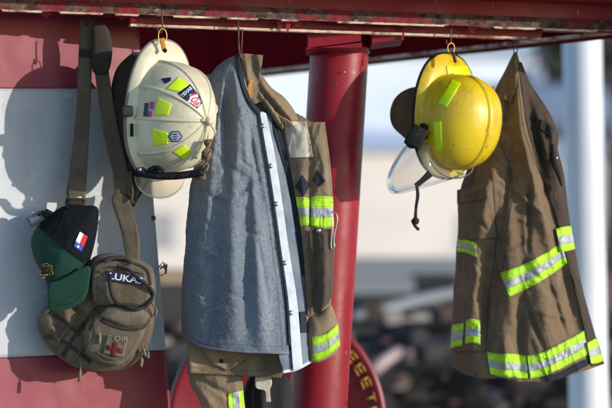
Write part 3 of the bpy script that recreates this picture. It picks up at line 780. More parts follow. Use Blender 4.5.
# collar fan
def Scol(x, y): return .01-folds([(245, 55, 250, 95, 3, .008), (252, 52, 258, 84, 3, -.006), (258, 55, 262, 80, 3, .006)], x, y)-wr(x, y, 11, .003)
sheet('collar', [(240, 53), (243, 70), (247, 88), (254, 104)], [(263, 55), (262, 64), (259, 78), (262, 102)], Scol, M['khaki'], ct, 50, 26, 0, .008)
sheet('collar', [(256, 72), (250, 90), (254, 104), (262, 113)], [(266, 84), (268, 94), (272, 106), (280, 120)], lambda x, y: .035-wr(x, y, 12, .003), M['brown'], ct, 40, 20, 0, .01)
band('orange_loop', [(251, 80), (249, 88), (249.5, 95)], 3.2, lambda x, y: -.004, M['orange'], ct, 12, 4, 0, .003)
# hood: a heavy folded-over roll of cloth ending in a rounded corner
hf = [(262, 84, 296, 124, 3.2, .014), (258, 92, 284, 128, 3, .012), (270, 88, 298, 118, 2, -.006), (259, 88, 290, 124, 1.8, -.012), (264, 104, 275, 126, 2.5, -.008), (268, 92, 262, 102, 2, -.006), (280, 104, 274, 112, 2, -.006), (290, 112, 284, 120, 2, -.005)]
pillow('hood_roll', [(256, 70), (264, 78), (272, 88), (284, 97), (294, 110), (299, 122), (298, 130), (292, 132), (287, 124), (283, 131), (274, 124), (266, 115), (258, 100), (252, 86)], (272, 105), .05, .045, .03, M['khaki'], ct, 72, 20, 2.4, extra=lambda x, y: folds(hf, x, y)+wr(x, y, 25, .005))
m = MB(); c = catmull([(279, 116), (288, 121), (295, 128)], 12); m.tube([at(p.x, p.y, .002) for p in c], lambda u: .001+.0022*math.sin(PI*u), 8); m.build('drawcord', M['tan'], ct)
sheet('hood_lining', [(262, 86), (266, 100), (273, 122)], [(272, 104), (284, 112), (297, 130)], lambda x, y: .04-wr(x, y, 14, .004), M['tan'], ct, 30, 30, 0, .01)
# front: left strip with patch, right sleeve
sheet('front_panel', [(276, 117), (286, 150), (295, 195), (302, 240), (306, 290), (308, 340)], [(312, 122), (316, 157), (318, 190), (317, 230), (318, 290), (318, 336)], Sc, M['khaki'], ct, 110, 30, .004, .01)
sheet('shoulder_patch', [(282, 121), (286, 138), (290, 158)], [(306, 121), (310, 138), (313, 157)], Sc, M['cream'], ct, 30, 26, .010, .005)
stitches('patch_stitching', [[(283.5, 123), (305, 123), (311.5, 155), (291, 156), (283.5, 123)]], Sc, M['tan'], ct, .0115, .0007, 2)
sheet('sleeve', [(304, 122), (310, 140), (314, 165), (312, 195), (311, 227), (309, 270), (310, 318)], [(325, 122), (328, 145), (331, 170), (333, 200), (334, 227), (334, 265), (331, 306)], lambda x, y: Sc(x, y)+.002, M['khaki'], ct, 150, 40, .006, .028, puff=.006)
sheet('pocket_flap', [(309, 229), (311, 260), (313, 290), (315, 316)], [(333, 229), (334, 260), (333, 290), (329, 303)], Sc, M['brownd'], ct, 60, 24, .024, .004)
Sct = surf_of([o for o in ct.children if o.type == 'MESH'])
def stripe3(name, A, B, S, parent, nu=30, nv=20, off=.002, mats=None):
    """neon / silver / neon trim, across from A to B"""
    S2 = lambda x, y: S(x, y)-.0011*nz(x, y, 4, 4, 17)-.0008*nz(x, y, 2, 9, 19)
    o = sheet(name, A, B, S2, [M['neon'], M['grey']], parent, nu*2, nv, off, .003, mifn=lambda u, v: 1 if .34 < v < .66 else 0)
    for f in (.05, .33, .67, .95):
        pts = [(a[0]+(b[0]-a[0])*f, a[1]+(b[1]-a[1])*f) for a, b in zip(A, B)]
        stitches('stitching', [pts], S2, M['olive'], parent, off+.0006, .00055, 1.8)
    return o
stripe3('reflective_band', [(294, 197), (301, 197), (309, 198)], [(296, 226), (302, 226), (309, 225)], Sct, ct, 12, 24)
stripe3('reflective_band', [(311, 197), (320, 196), (333, 197)], [(311, 226), (321, 228), (334, 226)], Sct, ct, 16, 24)
quad('black_diamond', ((302.5, 175), (310.5, 186), (303, 197), (295, 186)), Sct, M['navy'], ct, .004, .003)
quad('black_diamond', ((318, 170), (325.5, 181), (319, 187), (312.5, 180)), Sct, M['navy'], ct, .004, .003)
stitches('stitching', [[(293, 185), (302, 197), (312, 186), (320, 168)], [(313, 126), (317, 158), (319, 192)], [(325, 124), (330, 170), (331.5, 195)], [(312, 235), (314, 310)], [(331, 235), (331.5, 300)]], Sct, M['tan'], ct, .002, .0006, 2.2)
m = MB(); x, y = 318.5, 230.5; m.tube([at(x, y, Sct(x, y)), at(x, y, Sct(x, y)-.004)], .006, 16); m.ball(at(x, y, Sct(x, y)-.004), .004, sc=(1, .5, 1)); m.build('snap', M['steel'], ct)
m = MB(); m.tube([at(p.x, p.y, .0) for p in catmull([(331, 212), (336, 213), (337.5, 220), (336, 228), (334, 240), (334.5, 247), (332, 249), (331, 244), (332.5, 225), (331, 214)], 40)], .0014, 6, True); m.build('wire_clip', M['steel'], ct)
# lower sleeve cuff with diagonal trim
pillow('cuff', [(309, 318), (318, 313), (330, 304), (337, 320), (340, 335), (337, 352), (325, 360), (312, 362), (306, 345)], (322, 338), .04, .04, .03, M['tan'], ct, 60, 12, 2.6, extra=lambda x, y: wr(x, y, 15, .003))
Scu = surf_of([o for o in ct.children if o.name.startswith('cuff')])
stripe3('reflective_band', [(312, 337), (325, 334), (338, 324)], [(313, 362), (326, 358), (340, 346)], Scu, ct, 24, 24, .003)
# lower hem, tan flap, bottom sleeve
def Sh(x, y): return .0-folds([(190, 350, 192, 376, 4, .008), (250, 350, 246, 376, 5, .008), (225, 350, 228, 376, 6, -.008), (268, 352, 266, 376, 5, -.006)], x, y)-wr(x, y, 17, .004)
sheet('hem', [(187, 330), (187, 350), (188, 362), (189, 373)], [(282, 334), (282, 352), (283, 364), (281, 378)], Sh, M['khaki'], ct, 44, 70, 0, .02)
sheet('tan_flap', [(201, 340), (204, 352), (212, 363), (220, 367)], [(256, 345), (252, 352), (240, 363), (227, 371)], lambda x, y: Sh(x, y)-.004, M['tan'], ct, 30, 30, .004, .004)
stitches('stitching', [[(204, 350), (213, 362), (221, 367), (228, 368), (240, 360), (251, 351)], [(190, 371), (230, 374), (280, 375)], [(190, 367), (230, 370), (280, 371)]], Sh, M['brownd'], ct, .0095, .0007, 2.2)
m = MB(); m.ball(at(221.5, 361, Sh(221, 361)-.011), .005, sc=(1, .5, 1)); m.build('snap', M['blackp'], ct)
def Ssl(x, y): return .04-.03*max(0, 1-((x-218)/30)**2)-folds([(200, 380, 236, 400, 3, -.008), (195, 385, 215, 410, 4, .008)], x, y)-wr(x, y, 19, .004)
sheet('bottom_sleeve', [(189, 372), (190, 384), (198, 398), (203, 412)], [(242, 375), (243, 386), (244, 398), (246, 412)], Ssl, M['khaki'], ct, 40, 40, 0, .05)
stripe3('reflective_band', [(228, 394), (228, 404), (229, 414)][::1], [(243, 390), (244, 400), (245, 410)], Ssl, ct, 14, 14, .003)
# pale strap under the hem
sheet('pale_strap', [(255, 377), (256, 388), (265, 391), (266, 402)], [(271, 377), (272, 384), (270, 390), (271, 402)], lambda x, y: .03-wr(x, y, 21, .003), M['cream'], ct, 24, 10, 0, .006)
# black trousers behind, only their top shows
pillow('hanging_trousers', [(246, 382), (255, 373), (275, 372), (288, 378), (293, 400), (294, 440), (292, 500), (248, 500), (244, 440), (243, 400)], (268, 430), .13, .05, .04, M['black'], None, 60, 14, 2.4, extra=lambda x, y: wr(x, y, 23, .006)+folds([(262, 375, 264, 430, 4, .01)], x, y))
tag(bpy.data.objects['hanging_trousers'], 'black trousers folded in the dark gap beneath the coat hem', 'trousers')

# ================================================================== BROWN COAT on the right
c2 = thing('turnout_coat', 'dark brown firefighter coat with neon bands hanging right of the yellow helmet', 'coat', at(525, 382, .3))
cl = [(52, 514), (70, 505), (100, 490), (130, 479), (160, 470), (190, 460), (215, 457), (240, 457), (280, 455), (320, 452), (345, 450), (368, 452)]
cr = [(52, 517), (66, 521), (80, 528), (95, 535), (110, 547), (130, 557), (150, 557), (175, 563), (215, 568), (250, 574), (290, 582), (330, 593), (365, 604)]
kf = [(512, 150, 500, 245, 2.2, -.008), (530, 175, 528, 250, 2.4, -.009), (524, 300, 545, 350, 2.2, -.009), (496, 300, 492, 345, 2.2, -.008), (545, 270, 566, 335, 2.4, -.009), (468, 300, 462, 322, 2, -.006), (480, 150, 470, 188, 2.2, -.007), (508, 95, 504, 130, 2, -.006), (515, 190, 545, 215, 2, .005), (503, 250, 530, 240, 2, -.005), (530, 310, 575, 320, 2.4, .005), (470, 215, 490, 232, 1.8, -.004), (498, 160, 515, 170, 1.8, .004), (515, 55, 521, 130, 5, .018), (521, 130, 536, 190, 6, .022), (536, 190, 562, 270, 8, .02), (500, 90, 480, 180, 9, -.012), (508, 80, 494, 150, 5, .012),
      (528, 100, 545, 190, 5, -.02), (545, 190, 575, 330, 5, -.018), (505, 150, 520, 240, 7, -.010), (490, 170, 478, 240, 6, .012), (500, 200, 490, 300, 7, -.016),
      (512, 190, 510, 320, 9, .014), (530, 240, 550, 340, 10, .016), (478, 250, 470, 320, 6, .014), (486, 290, 486, 350, 5, -.022), (520, 300, 520, 370, 5, -.014), (505, 330, 505, 375, 5, .010),
      (462, 196, 488, 186, 2.5, .006), (475, 240, 500, 262, 3, -.005), (548, 115, 558, 160, 4, .012), (572, 250, 590, 340, 4, .012),
      (495, 132, 515, 128, 2.5, -.005), (500, 120, 516, 112, 2.5, -.004), (505, 215, 535, 222, 3, .005), (490, 180, 512, 192, 2.5, -.004), (530, 270, 560, 300, 3, -.005), (470, 262, 484, 280, 2.5, .004)]
def Sk(x, y):
    l, r = lin(cl, y), lin(cr, y); u = max(0, min(1, (x-l)/(r-l))); b = (1-(2*u-1)**2)**.6 if 0 < u < 1 else 0
    w = lin([(52, .008), (90, .04), (150, .07), (360, .10)], y)
    e = min(1, u/.08, (1-u)/.06)
    return .36-w*b-max(0, e)*(1.6*folds(kf, x, y)+nz(x-y*.25, y, 22, 120, 31)*.010+wr(x, y, 33, .0035)+.004*(1-abs(nz(x-y*.3, y, 11, 60, 71)))**5+.003*(1-abs(nz(x+y*.6, y, 26, 9, 73)))**9)
hem2 = lambda x: 0
left2 = [(x, y) for y, x in cl]+[(453, 366)]
m = MB()
nu, nv = 220, 100
L_ = catmull([(514, 52)]+[(x, y) for y, x in cl[1:]], nu+1); R_ = catmull([(517, 52)]+[(x, y) for y, x in cr[1:]], nu+1)
hemline = [(450, 366), (465, 375), (485, 379), (500, 378), (520, 382), (548, 382), (575, 374), (605, 364)]
vs = []; W = nv+1
for s in (0, 1):
    for i in range(nu+1):
        for j in range(nv+1):
            p = L_[i].lerp(R_[i], j/nv); p = Vector((p.x+((1-j/nv)*1.5*nz(p.y, 3, 19, 1, 12)-(j/nv)*1.2*nz(p.y, 5, 15, 1, 14))*min(1, i/25), p.y)); k = max(0, (i/nu-.8)/.2)
            if k > 0: p.y += (lin(hemline, p.x)-L_[nu].lerp(R_[nu], j/nv).y)*k*k
            Y = Sk(p.x, p.y)
            if s: Y = max(Y+.005, .36+.03*math.sin(PI*j/nv)*min(1, i/40))
            vs.append(at(p.x, p.y, Y))
n0 = (nu+1)*W; fs = []
for i in range(nu):
    for j in range(nv):
        q = (i*W+j, i*W+j+1, (i+1)*W+j+1, (i+1)*W+j); fs += [q, tuple(n0+k for k in reversed(q))]
    for j in (0, nv): fs.append((i*W+j, (i+1)*W+j, n0+(i+1)*W+j, n0+i*W+j))
for j in range(nv):
    for i in (0, nu): fs.append((i*W+j, i*W+j+1, n0+i*W+j+1, n0+i*W+j))
m.add(vs, fs); m.build('body', M['brown'], c2)
stripe3('reflective_band', [(500, 273), (520, 266), (540, 256), (562, 243)], [(509, 297), (526, 289), (546, 278), (567, 263)], Sk, c2, 40, 24, .004)
stripe3('reflective_band', [(457, 238), (466, 239), (476, 244)], [(457, 252), (466, 253), (477, 258)], Sk, c2, 12, 12, .004)
stripe3('reflective_band', [(452, 325), (458, 324), (464, 323)], [(450, 349), (456, 347), (462, 346)], Sk, c2, 14, 22, .004)
stripe3('reflective_band', [(466, 320), (473, 319), (480, 321)], [(465, 344), (473, 343), (481, 345)], Sk, c2, 14, 22, .005)
stripe3('reflective_band', [(487, 352), (500, 354), (514, 354), (526, 356)], [(490, 374), (502, 377), (516, 378), (528, 379)], Sk, c2, 40, 24, .004)
stripe3('reflective_band', [(527, 356), (541, 353), (560, 344), (587, 329)], [(530, 379), (546, 375), (566, 366), (593, 352)], Sk, c2, 50, 24, .005)
band('black_hem', [(546, 379), (562, 375), (580, 366), (592, 360)], 6, Sk, M['navy'], c2, 30, 6, .006, .005)
M['brownk'] = mat('shaded_brown_canvas', (.058, .040, .025), .93, layers=[((.036, .025, .017), 6, .40, .64, S1, 8), ((.09, .064, .04), 14, .56, .76, (1, 1, .5), 9)], weave=(420, .15), bumps=[(14, S1, .5, .010), (45, S1, .55, .006), (150, S1, .5, .002)])  # darker brown that paints in the shade on the coat's right side
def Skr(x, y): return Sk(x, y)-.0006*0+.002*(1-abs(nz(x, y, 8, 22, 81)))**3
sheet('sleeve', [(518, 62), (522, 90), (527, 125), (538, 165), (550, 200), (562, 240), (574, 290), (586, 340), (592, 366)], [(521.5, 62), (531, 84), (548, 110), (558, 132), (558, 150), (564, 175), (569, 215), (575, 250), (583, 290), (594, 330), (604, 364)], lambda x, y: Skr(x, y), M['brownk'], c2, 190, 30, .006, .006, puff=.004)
_sl = bpy.data.objects[[o.name for o in c2.children if o.name.startswith('sleeve')][0]]
Sk0 = Sk
def Sk(x, y): return Sk0(x, y)-.011
stripe3('reflective_band', [(556, 229), (563, 227), (571, 226)], [(560, 252), (567, 251), (575, 249)], Sk, c2, 12, 20, .004)
stripe3('reflective_band', [(587, 343), (593, 340), (597, 337)], [(591, 364), (598, 363), (604, 360)], Sk, c2, 12, 22, .004)
quad('velcro_patch', ((541, 119), (554, 128), (552, 139), (539, 128)), Sk, M['black'], c2, .003, .003)
quad('velcro_patch', ((532, 114), (537, 117), (536, 122), (531, 119)), Sk, M['black'], c2, .003, .003)
m = MB(); c = catmull([(553, 144), (554, 160), (559, 176), (562, 186)], 20); m.tube([at(p.x, p.y, Sk(p.x, p.y)-.002) for p in c], lambda u: .002+.007*math.sin(PI*u), 10); m.build('pocket_slit', M['black'], c2)
Sk = Sk0
quad('pocket', ((458, 196), (491, 189), (497, 238), (459, 240)), Sk, M['brown'], c2, .006, .006, 26)
quad('pocket_flap', ((457, 190), (492, 182), (493, 197), (457, 204)), Sk, M['brown'], c2, .012, .005, 20)
quad('dark_slot', ((481, 97), (493, 86), (494, 90), (483, 102)), Sk, M['black'], c2, .003, .002)
m = MB()
for pts in ([(516, 60), (520, 100), (524, 130), (536, 165), (548, 195), (560, 235)], [(517, 56), (530, 100), (545, 118)], [(492, 170), (496, 240), (489, 300), (486, 352)], [(456, 352), (470, 352), (486, 352)], [(500, 140), (512, 180), (508, 230), (503, 270)]):
    line_tube(m, pts, .0016, Sk, .0005)
m.build('seam', M['brownd'], c2)
stitches('stitching', [[(518, 60), (522, 100), (526, 130), (538, 165), (550, 195), (562, 235)], [(459, 201), (490, 194)], [(494, 170), (498, 240), (491, 300), (488, 350)], [(456, 362), (470, 370), (500, 374)]], Sk, M['tan'], c2, .002, .0006, 2.2)
m = MB()
for (x, y) in ((556, 158), (557, 200)):
    m = MB(); m.ball(at(x, y, Sk(x, y)-.004), .005, sc=(1, .5, 1)); m.build('snap', M['steel'], c2)
sheet('collar', [(512, 57), (506, 70), (500, 84), (498, 96)], [(517, 56), (518, 70), (516, 86), (511, 104)], lambda x, y: Sk0(x, y)-.004*nz(x, y, 5, 12, 87), M['brown'], c2, 40, 16, .008, .006, puff=.004)
m = MB(); m.tube([at(515.5+1.8*math.cos(a), 50+4*math.sin(a), .33) for a in [2*PI*i/16 for i in range(16)]], .0016, 6, True); m.build('hang_loop', M['brownd'], c2)
t4 = jhook(513, 31, 47, 0, .325, 'short wire hook at the right holding the dark brown coat')

# ================================================================== BAG
bag = thing('sling_bag', 'khaki sling bag with name tape and red cross patch in front of painted panel', 'bag', at(100, 372, .02))
def flat(Y): return lambda x, y: Y
# straps
def strapS(x, y): return .035-.0004*(y-20)*.3-.004*nz(x, y, 20, 40, 41)
sheet('strap', [(80, 20), (78, 60), (76, 110), (72, 150), (68, 185), (67, 200)], [(93, 22), (92, 60), (90, 110), (88, 150), (86, 185), (85, 200)], strapS, M['webbing'], bag, 70, 8, .0, .004)
sheet('strap', [(94, 72), (99, 110), (105, 145), (112, 172), (114, 195)], [(108, 72), (114, 110), (121, 145), (127, 172), (128, 195)], strapS, M['webbing'], bag, 60, 8, .0, .004)
pillow('shoulder_pad', [(92, 26), (99, 24), (107, 30), (111.5, 45), (111, 62), (107, 74), (98, 76), (92, 72), (91, 50)], (101, 50), .02, .016, .012, M['webdark'], bag, 48, 10, 3)
band('strap_tie', [(79, 55), (92, 56)], 8, strapS, M['webdark'], bag, 8, 6, .003, .008)
pillow('lower_pad', [(112, 196), (121, 194), (128, 200), (133, 215), (138, 235), (139, 252), (138, 266), (128, 266), (120, 230), (112, 206)], (125, 225), .02, .008, .004, M['webbing'], bag, 48, 10, 6)
stitches('stitching', [[(114.5, 204), (122, 228), (129, 252)], [(130, 204), (134.5, 222), (136.5, 248)]], lambda x, y: .012, M['webdark'], bag, .001, .0006, 2)
m = MB(); m.box(at(76, 190, .024), .046, .010, .030, Matrix.Rotation(.10, 3, 'Y'), bev=.003); m.box(at(75, 203, .022), .050, .012, .018, Matrix.Rotation(.10, 3, 'Y'), bev=.004)
for sx in (-1, 1): m.box(at(76+sx*8, 197, .020), .006, .012, .028, bev=.002)
m.build('buckle', M['webdark'], bag)
m = MB(); m.box(at(75.4, 198, .012), .030, .003, .004); m.build('buckle_highlight', M['steel'], bag)
m = MB(); m.box(at(120, 180, .024), .036, .012, .014, Matrix.Rotation(.15, 3, 'Y'), bev=.003); m.box(at(121, 190, .022), .032, .012, .020, Matrix.Rotation(.15, 3, 'Y'), bev=.004); m.build('buckle', M['webbing'], bag)
m = MB()
for k in range(4): m.tube([at(p.x, p.y, .012-.003*k) for p in catmull([(124+2*k, 172), (128+k, 182+k), (126+2*k, 192), (131, 199+k)], 12)], .0022, 6)
m.build('strap_tail', M['webbing'], bag)
sheet('strap', [(66, 206), (64, 214), (62, 222)], [(86, 206), (86, 214), (86, 222)], strapS, M['webbing'], bag, 10, 8, 0, .005)
# main body
bfold = [(60, 300, 75, 340, 3, .008), (52, 310, 66, 352, 3, -.006), (70, 318, 100, 350, 4, .006), (47, 322, 62, 318, 2.5, .004), (80, 362, 130, 368, 4, .005), (62, 330, 90, 325, 3, -.006), (52, 338, 76, 345, 2.5, .005), (66, 300, 84, 318, 2.5, -.005)]
pillow('main_pocket', [(92, 258), (110, 253), (135, 259), (151, 268), (155, 285), (154, 300), (153, 325), (146, 348), (132, 364), (112, 371), (90, 371), (66, 362), (48, 346), (38, 328), (40, 312), (60, 300), (84, 285), (88, 270)], (100, 318), .040, .066, .05, M['bag'], bag, 96, 22, 4.5, extra=lambda x, y: 1.5*folds(bfold, x, y)+wr(x, y, 43, .006)+.004*(1-abs(nz(x+y*.6, y, 9, 14, 83)))**5)
up = pillow('upper_pocket', [(92, 262), (104, 256), (126, 257), (146, 264), (153, 272), (153, 290), (149, 305), (134, 312), (108, 308), (93, 303), (89, 282)], (121, 283), -.01, .050, .03, M['bag'], bag, 80, 16, 6, extra=lambda x, y: wr(x, y, 45, .003))
lo = pillow('lower_pocket', [(92, 312), (106, 306), (128, 305), (146, 309), (149, 318), (143, 335), (134, 352), (118, 365), (100, 363), (86, 352), (84, 335), (86, 322)], (116, 334), -.02, .050, .03, M['bag'], bag, 80, 16, 6, extra=lambda x, y: wr(x, y, 47, .003))
pillow('pocket_lid', [(104, 309), (124, 307), (142, 309), (147, 315), (144, 324), (128, 327), (112, 322), (101, 317)], (124, 316), -.066, .018, .01, M['bagpanel'], bag, 60, 8, 3)
Sbag = surf_of([o for o in bag.children if 'pocket' in o.name])
band('zip', [(90, 330), (95, 316), (106, 307), (126, 304), (146, 309), (151, 317)], 3.2, Sbag, M['webdark'], bag, 60, 4, .002, .003, puff=.0008)
band('zip', [(101, 319), (112, 325), (128, 329), (143, 327), (149, 319)], 3.2, Sbag, M['webdark'], bag, 50, 4, .002, .003, puff=.0008)
band('zip', [(91, 300), (92, 275), (97, 263), (112, 260), (130, 262), (146, 270), (150, 285)], 2.6, Sbag, M['webdark'], bag, 60, 4, .002, .003, puff=.0008)
band('side_strap', [(62, 356), (74, 336), (88, 318), (96, 308)], 3.6, Sbag, M['webdark'], bag, 30, 4, .004, .003)
band('side_strap', [(54, 348), (66, 330), (84, 312)], 3, Sbag, M['webbing'], bag, 30, 4, .004, .003)
band('side_strap', [(72, 362), (84, 345), (90, 335)], 3, Sbag, M['webbing'], bag, 30, 4, .004, .003)
band('webbing_row', [(98, 272), (120, 268), (144, 273)], 3, Sbag, M['webbing'], bag, 30, 4, .004, .003)
band('webbing_row', [(96, 352), (112, 358), (132, 355)], 3, Sbag, M['webbing'], bag, 30, 4, .004, .003)
stitches('stitching', [[(94, 300), (95, 276), (100, 266), (113, 263), (130, 265), (143, 272), (147, 286), (146, 300)]], Sbag, M['pkhaki'], bag, .004, .0005, 2)
stitches('stitching', [[(89, 345), (92, 328), (99, 318)]], Sbag, M['pkhaki'], bag, .004, .0005, 2)
stitches('stitching', [[(92, 350), (102, 360), (118, 361), (132, 349), (140, 334)]], Sbag, M['pkhaki'], bag, .004, .0005, 2)
band('grab_handle', [(103, 262), (112, 258), (124, 258), (133, 263)], 4, Sbag, M['webdark'], bag, 20, 4, .010, .004, puff=.003)
band('compression_strap', [(45, 336), (58, 338), (76, 350), (90, 362)], 3.4, Sbag, M['webdark'], bag, 30, 4, .004, .003)
band('compression_strap', [(50, 312), (62, 320), (80, 334)], 3.2, Sbag, M['webdark'], bag, 30, 4, .004, .003)
npatch = quad('name_tape', ((106, 270.5), (144, 277), (143.5, 285.5), (106, 280)), Sbag, M['stnavy'], bag, .006, .003, 24)
text('name_lettering', 'LUKAS', 125, 278.6, 6.6, .16, surf_of([npatch]), M['white'], bag, .0015, 1.28)
cp = quad('cross_patch', ((107, 334), (127, 338), (123, 357), (102, 353)), Sbag, M['bagpanel'], bag, .005, .002, 16)
Scp = surf_of([cp])
m = MB()
def bar(x0, y0, x1, y1, w): A, B = offset_line([(x0, y0), ((x0+x1)/2, (y0+y1)/2), (x1, y1)], w, 5); sheet('x', A, B, Scp, None, None, 6, 4, .002, .002, mb=m, finish=False)
bar(115.5, 342, 112.5, 356, 4.6); m.build('red_cross', M['pred'], bag); m = MB(); bar(106, 346.5, 122, 350.5, 4.4); m.build('red_cross', M['pred'], bag)
text('patch_lettering', 'OIR', 120.5, 338.8, 5.2, .12, Scp, M['pkhaki'], bag, .002, 1.25)
# black cord looped over the name tape, zip pulls
m = MB(); m.tube([at(p.x, p.y, Sbag(p.x, p.y)-.010) for p in catmull([(110, 274), (109.5, 286), (114, 300), (124, 307), (138, 309), (147, 304), (152, 296), (149, 288), (138, 279), (128, 270), (116, 266)], 60)], .0044, 8); m.build('carry_handle', M['black'], bag)
m = MB()
for (a, b, c_) in (((97, 324), (99, 333), (99, 343)), ((81, 360), (80, 370), (79, 381)), ((138, 350), (141, 358), (140, 366)), ((145, 345), (147, 352), (147, 358)), ((150, 302), (155, 309), (154, 316)), ((141, 342), (143, 350), (145, 356))):
    S_ = Sbag(*a)-.006; m = MB(); m.tube([at(p.x, p.y, S_) for p in catmull([a, b, c_], 10)], lambda u: .0018+.0026*(u > .55), 6); m.build('zip_pull', M['bagpanel'], bag)
t5 = jhook(88, 14, 27, 0, .03, 'wire hook at the left holding the khaki bag straps')
for _o in (bag, t5): _o.location += Vector((.0055, -.05, 0))
# luggage tag
tg = thing('luggage_tag', 'small grey tag with a black clip tucked beside the green cap', 'tag', at(35, 226, -.02))
m = MB(); sheet('x', [(26, 219), (32, 228)], [(42, 209), (47, 219)], flat(-.03), None, None, 4, 6, 0, .002, mb=m, finish=False); m.build('card', mat('grey_card', (.13, .14, .16), .5), tg)
m = MB(); m.box(at(50, 216, -.03), .034, .012, .022, Matrix.Rotation(.5, 3, 'Y'), bev=.004); m.tube([at(p.x, p.y, -.035) for p in catmull([(38, 216), (45, 212), (54, 218), (60, 224)], 12)], .003, 6); m.build('clip', M['blackp'], tg)

# ================================================================== CAP
cap = thing('baseball_cap', 'green and black cap with flag patch hanging over left side of khaki bag', 'cap', at(65, 310, -.03))
seam = lambda x: 226+(x-38)*.80
def capmi(x, y): return 1 if y < seam(x)-.3 else 0
cw_ = lambda x, y: wr(x, y, 51, .004)+folds([(45, 232, 86, 262, 3, .003)], x, y)
crown = pillow('crown', [(31, 244), (34, 232), (42, 221), (54, 212), (66, 206), (82, 206), (97, 208), (97.5, 224), (95, 240), (91, 256), (87, 266), (76, 276), (62, 284), (50, 286), (43, 276), (35, 260)], (65, 243), -.01, .075, .03, [M['green'], M['capnavy']], cap, 90, 30, 2.1, extra=cw_, mifn=capmi)
Scap = surf_of([crown])
def Sbr(x, y): return -.055-.010*((x-68)/20)**2*-1-.03*max(0, (y-268)/40)
sheet('brim', [(47, 281), (47.5, 290), (48, 300), (49, 309)], [(90, 258), (92, 270), (90, 284), (85, 298)], lambda x, y: -.058+.00004*(x-68)**2-.02*((y-280)/30), M['green'], cap, 30, 30, 0, .003)
pillow('brim_tip', [(48.5, 285), (60, 280), (88, 266), (89, 282), (85, 298), (75, 306), (62, 310.5), (52, 311), (48.5, 308)], (68, 292), -.066, .004, .004, M['green'], cap, 60, 8, 3)
fl_ = [(79.5, 231.5), (86.5, 236), (80, 250), (73, 244)]
quad('flag_patch', ((79.6, 232), (83.2, 234.3), (79.0, 244.5), (75.2, 241.5)), Scap, M['white'], cap, .003, .002)
quad('flag_patch', ((83.3, 234.4), (87.6, 237), (83.2, 247.6), (79.1, 244.6)), Scap, M['sred'], cap, .003, .002)
quad('flag_patch', ((75.1, 241.6), (83.1, 247.7), (80.8, 252), (73.2, 246.5)), Scap, M['sblue'], cap, .003, .002)
m = MB(); st = [(77.9+(1.9 if i % 2 == 0 else .8)*math.cos(a), 246.9+(1.9 if i % 2 == 0 else .8)*math.sin(a)) for i, a in enumerate([2*PI*j/10+.6 for j in range(10)])]
m.add([at(x, y, Scap(x, y)-.0042) for x, y in st]+[at(77.9, 246.9, Scap(77.9, 246.9)-.0042)], [(i, (i+1) % 10, 10) for i in range(10)]); m.build('flag_star', M['white'], cap, recalc=False)
m = MB(); line_tube(m, [(37, 226.2), (50, 236), (62, 245.5), (75, 255.8), (88, 266)], .0016, Scap, .0006); m.build('piping', M['capnavy'], cap)
# embroidered crest: leafy arcs of satin stitch round a small dark shield
rc = random.Random(9); m = MB()
for k in range(34):
    sd_ = -1 if k % 2 else 1; a = rc.uniform(-1.2, 1.2); rr = rc.uniform(4.6, 7.4)
    x, y = 46+sd_*rr*math.cos(a)*.95, 271+rr*math.sin(a)
    dx, dy = rc.uniform(-1.2, 1.2), rc.uniform(-1.4, 1.4)
    m.tube([at(x-dx, y-dy, Scap(x-dx, y-dy)-.0012), at(x+dx, y+dy, Scap(x+dx, y+dy)-.0012)], .0011, 5)
for (x, y, w_) in ((45, 264, 3), (47, 266, 2.4), (46, 275, 3.4), (45, 277.5, 2.2), (47, 270.5, 1.2)):
    m.tube([at(x-w_, y+.5, Scap(x-w_, y+.5)-.0016), at(x+w_, y-.5, Scap(x+w_, y-.5)-.0016)], .0013, 5)
m.build('crest', M['gold'], cap)
pillow('crest_shield', [(42, 267), (50, 267), (50.5, 272), (46, 276), (41.5, 272)], (46, 271), lambda x, y: Scap(x, y)-.0005, .0012, .0002, M['webdark'], cap, 24, 5, 3)
stitches('stitching', [[(x, seam(x)+1.5) for x in (40, 55, 70, 84)], [(66, 208), (60, 226), (52, 240), (44, 256)], [(52, 302), (64, 304.5), (76, 300), (84, 290)]], surf_of([o for o in cap.children if o.type == 'MESH']), M['green'], cap, .001, .0006, 1.8)
m = MB(); m.ball(at(67, 208, -.05), .005); m.build('top_button', M['capnavy'], cap)

for _o in (cap, tg): _o.location += Vector((.0055, -.05, 0))
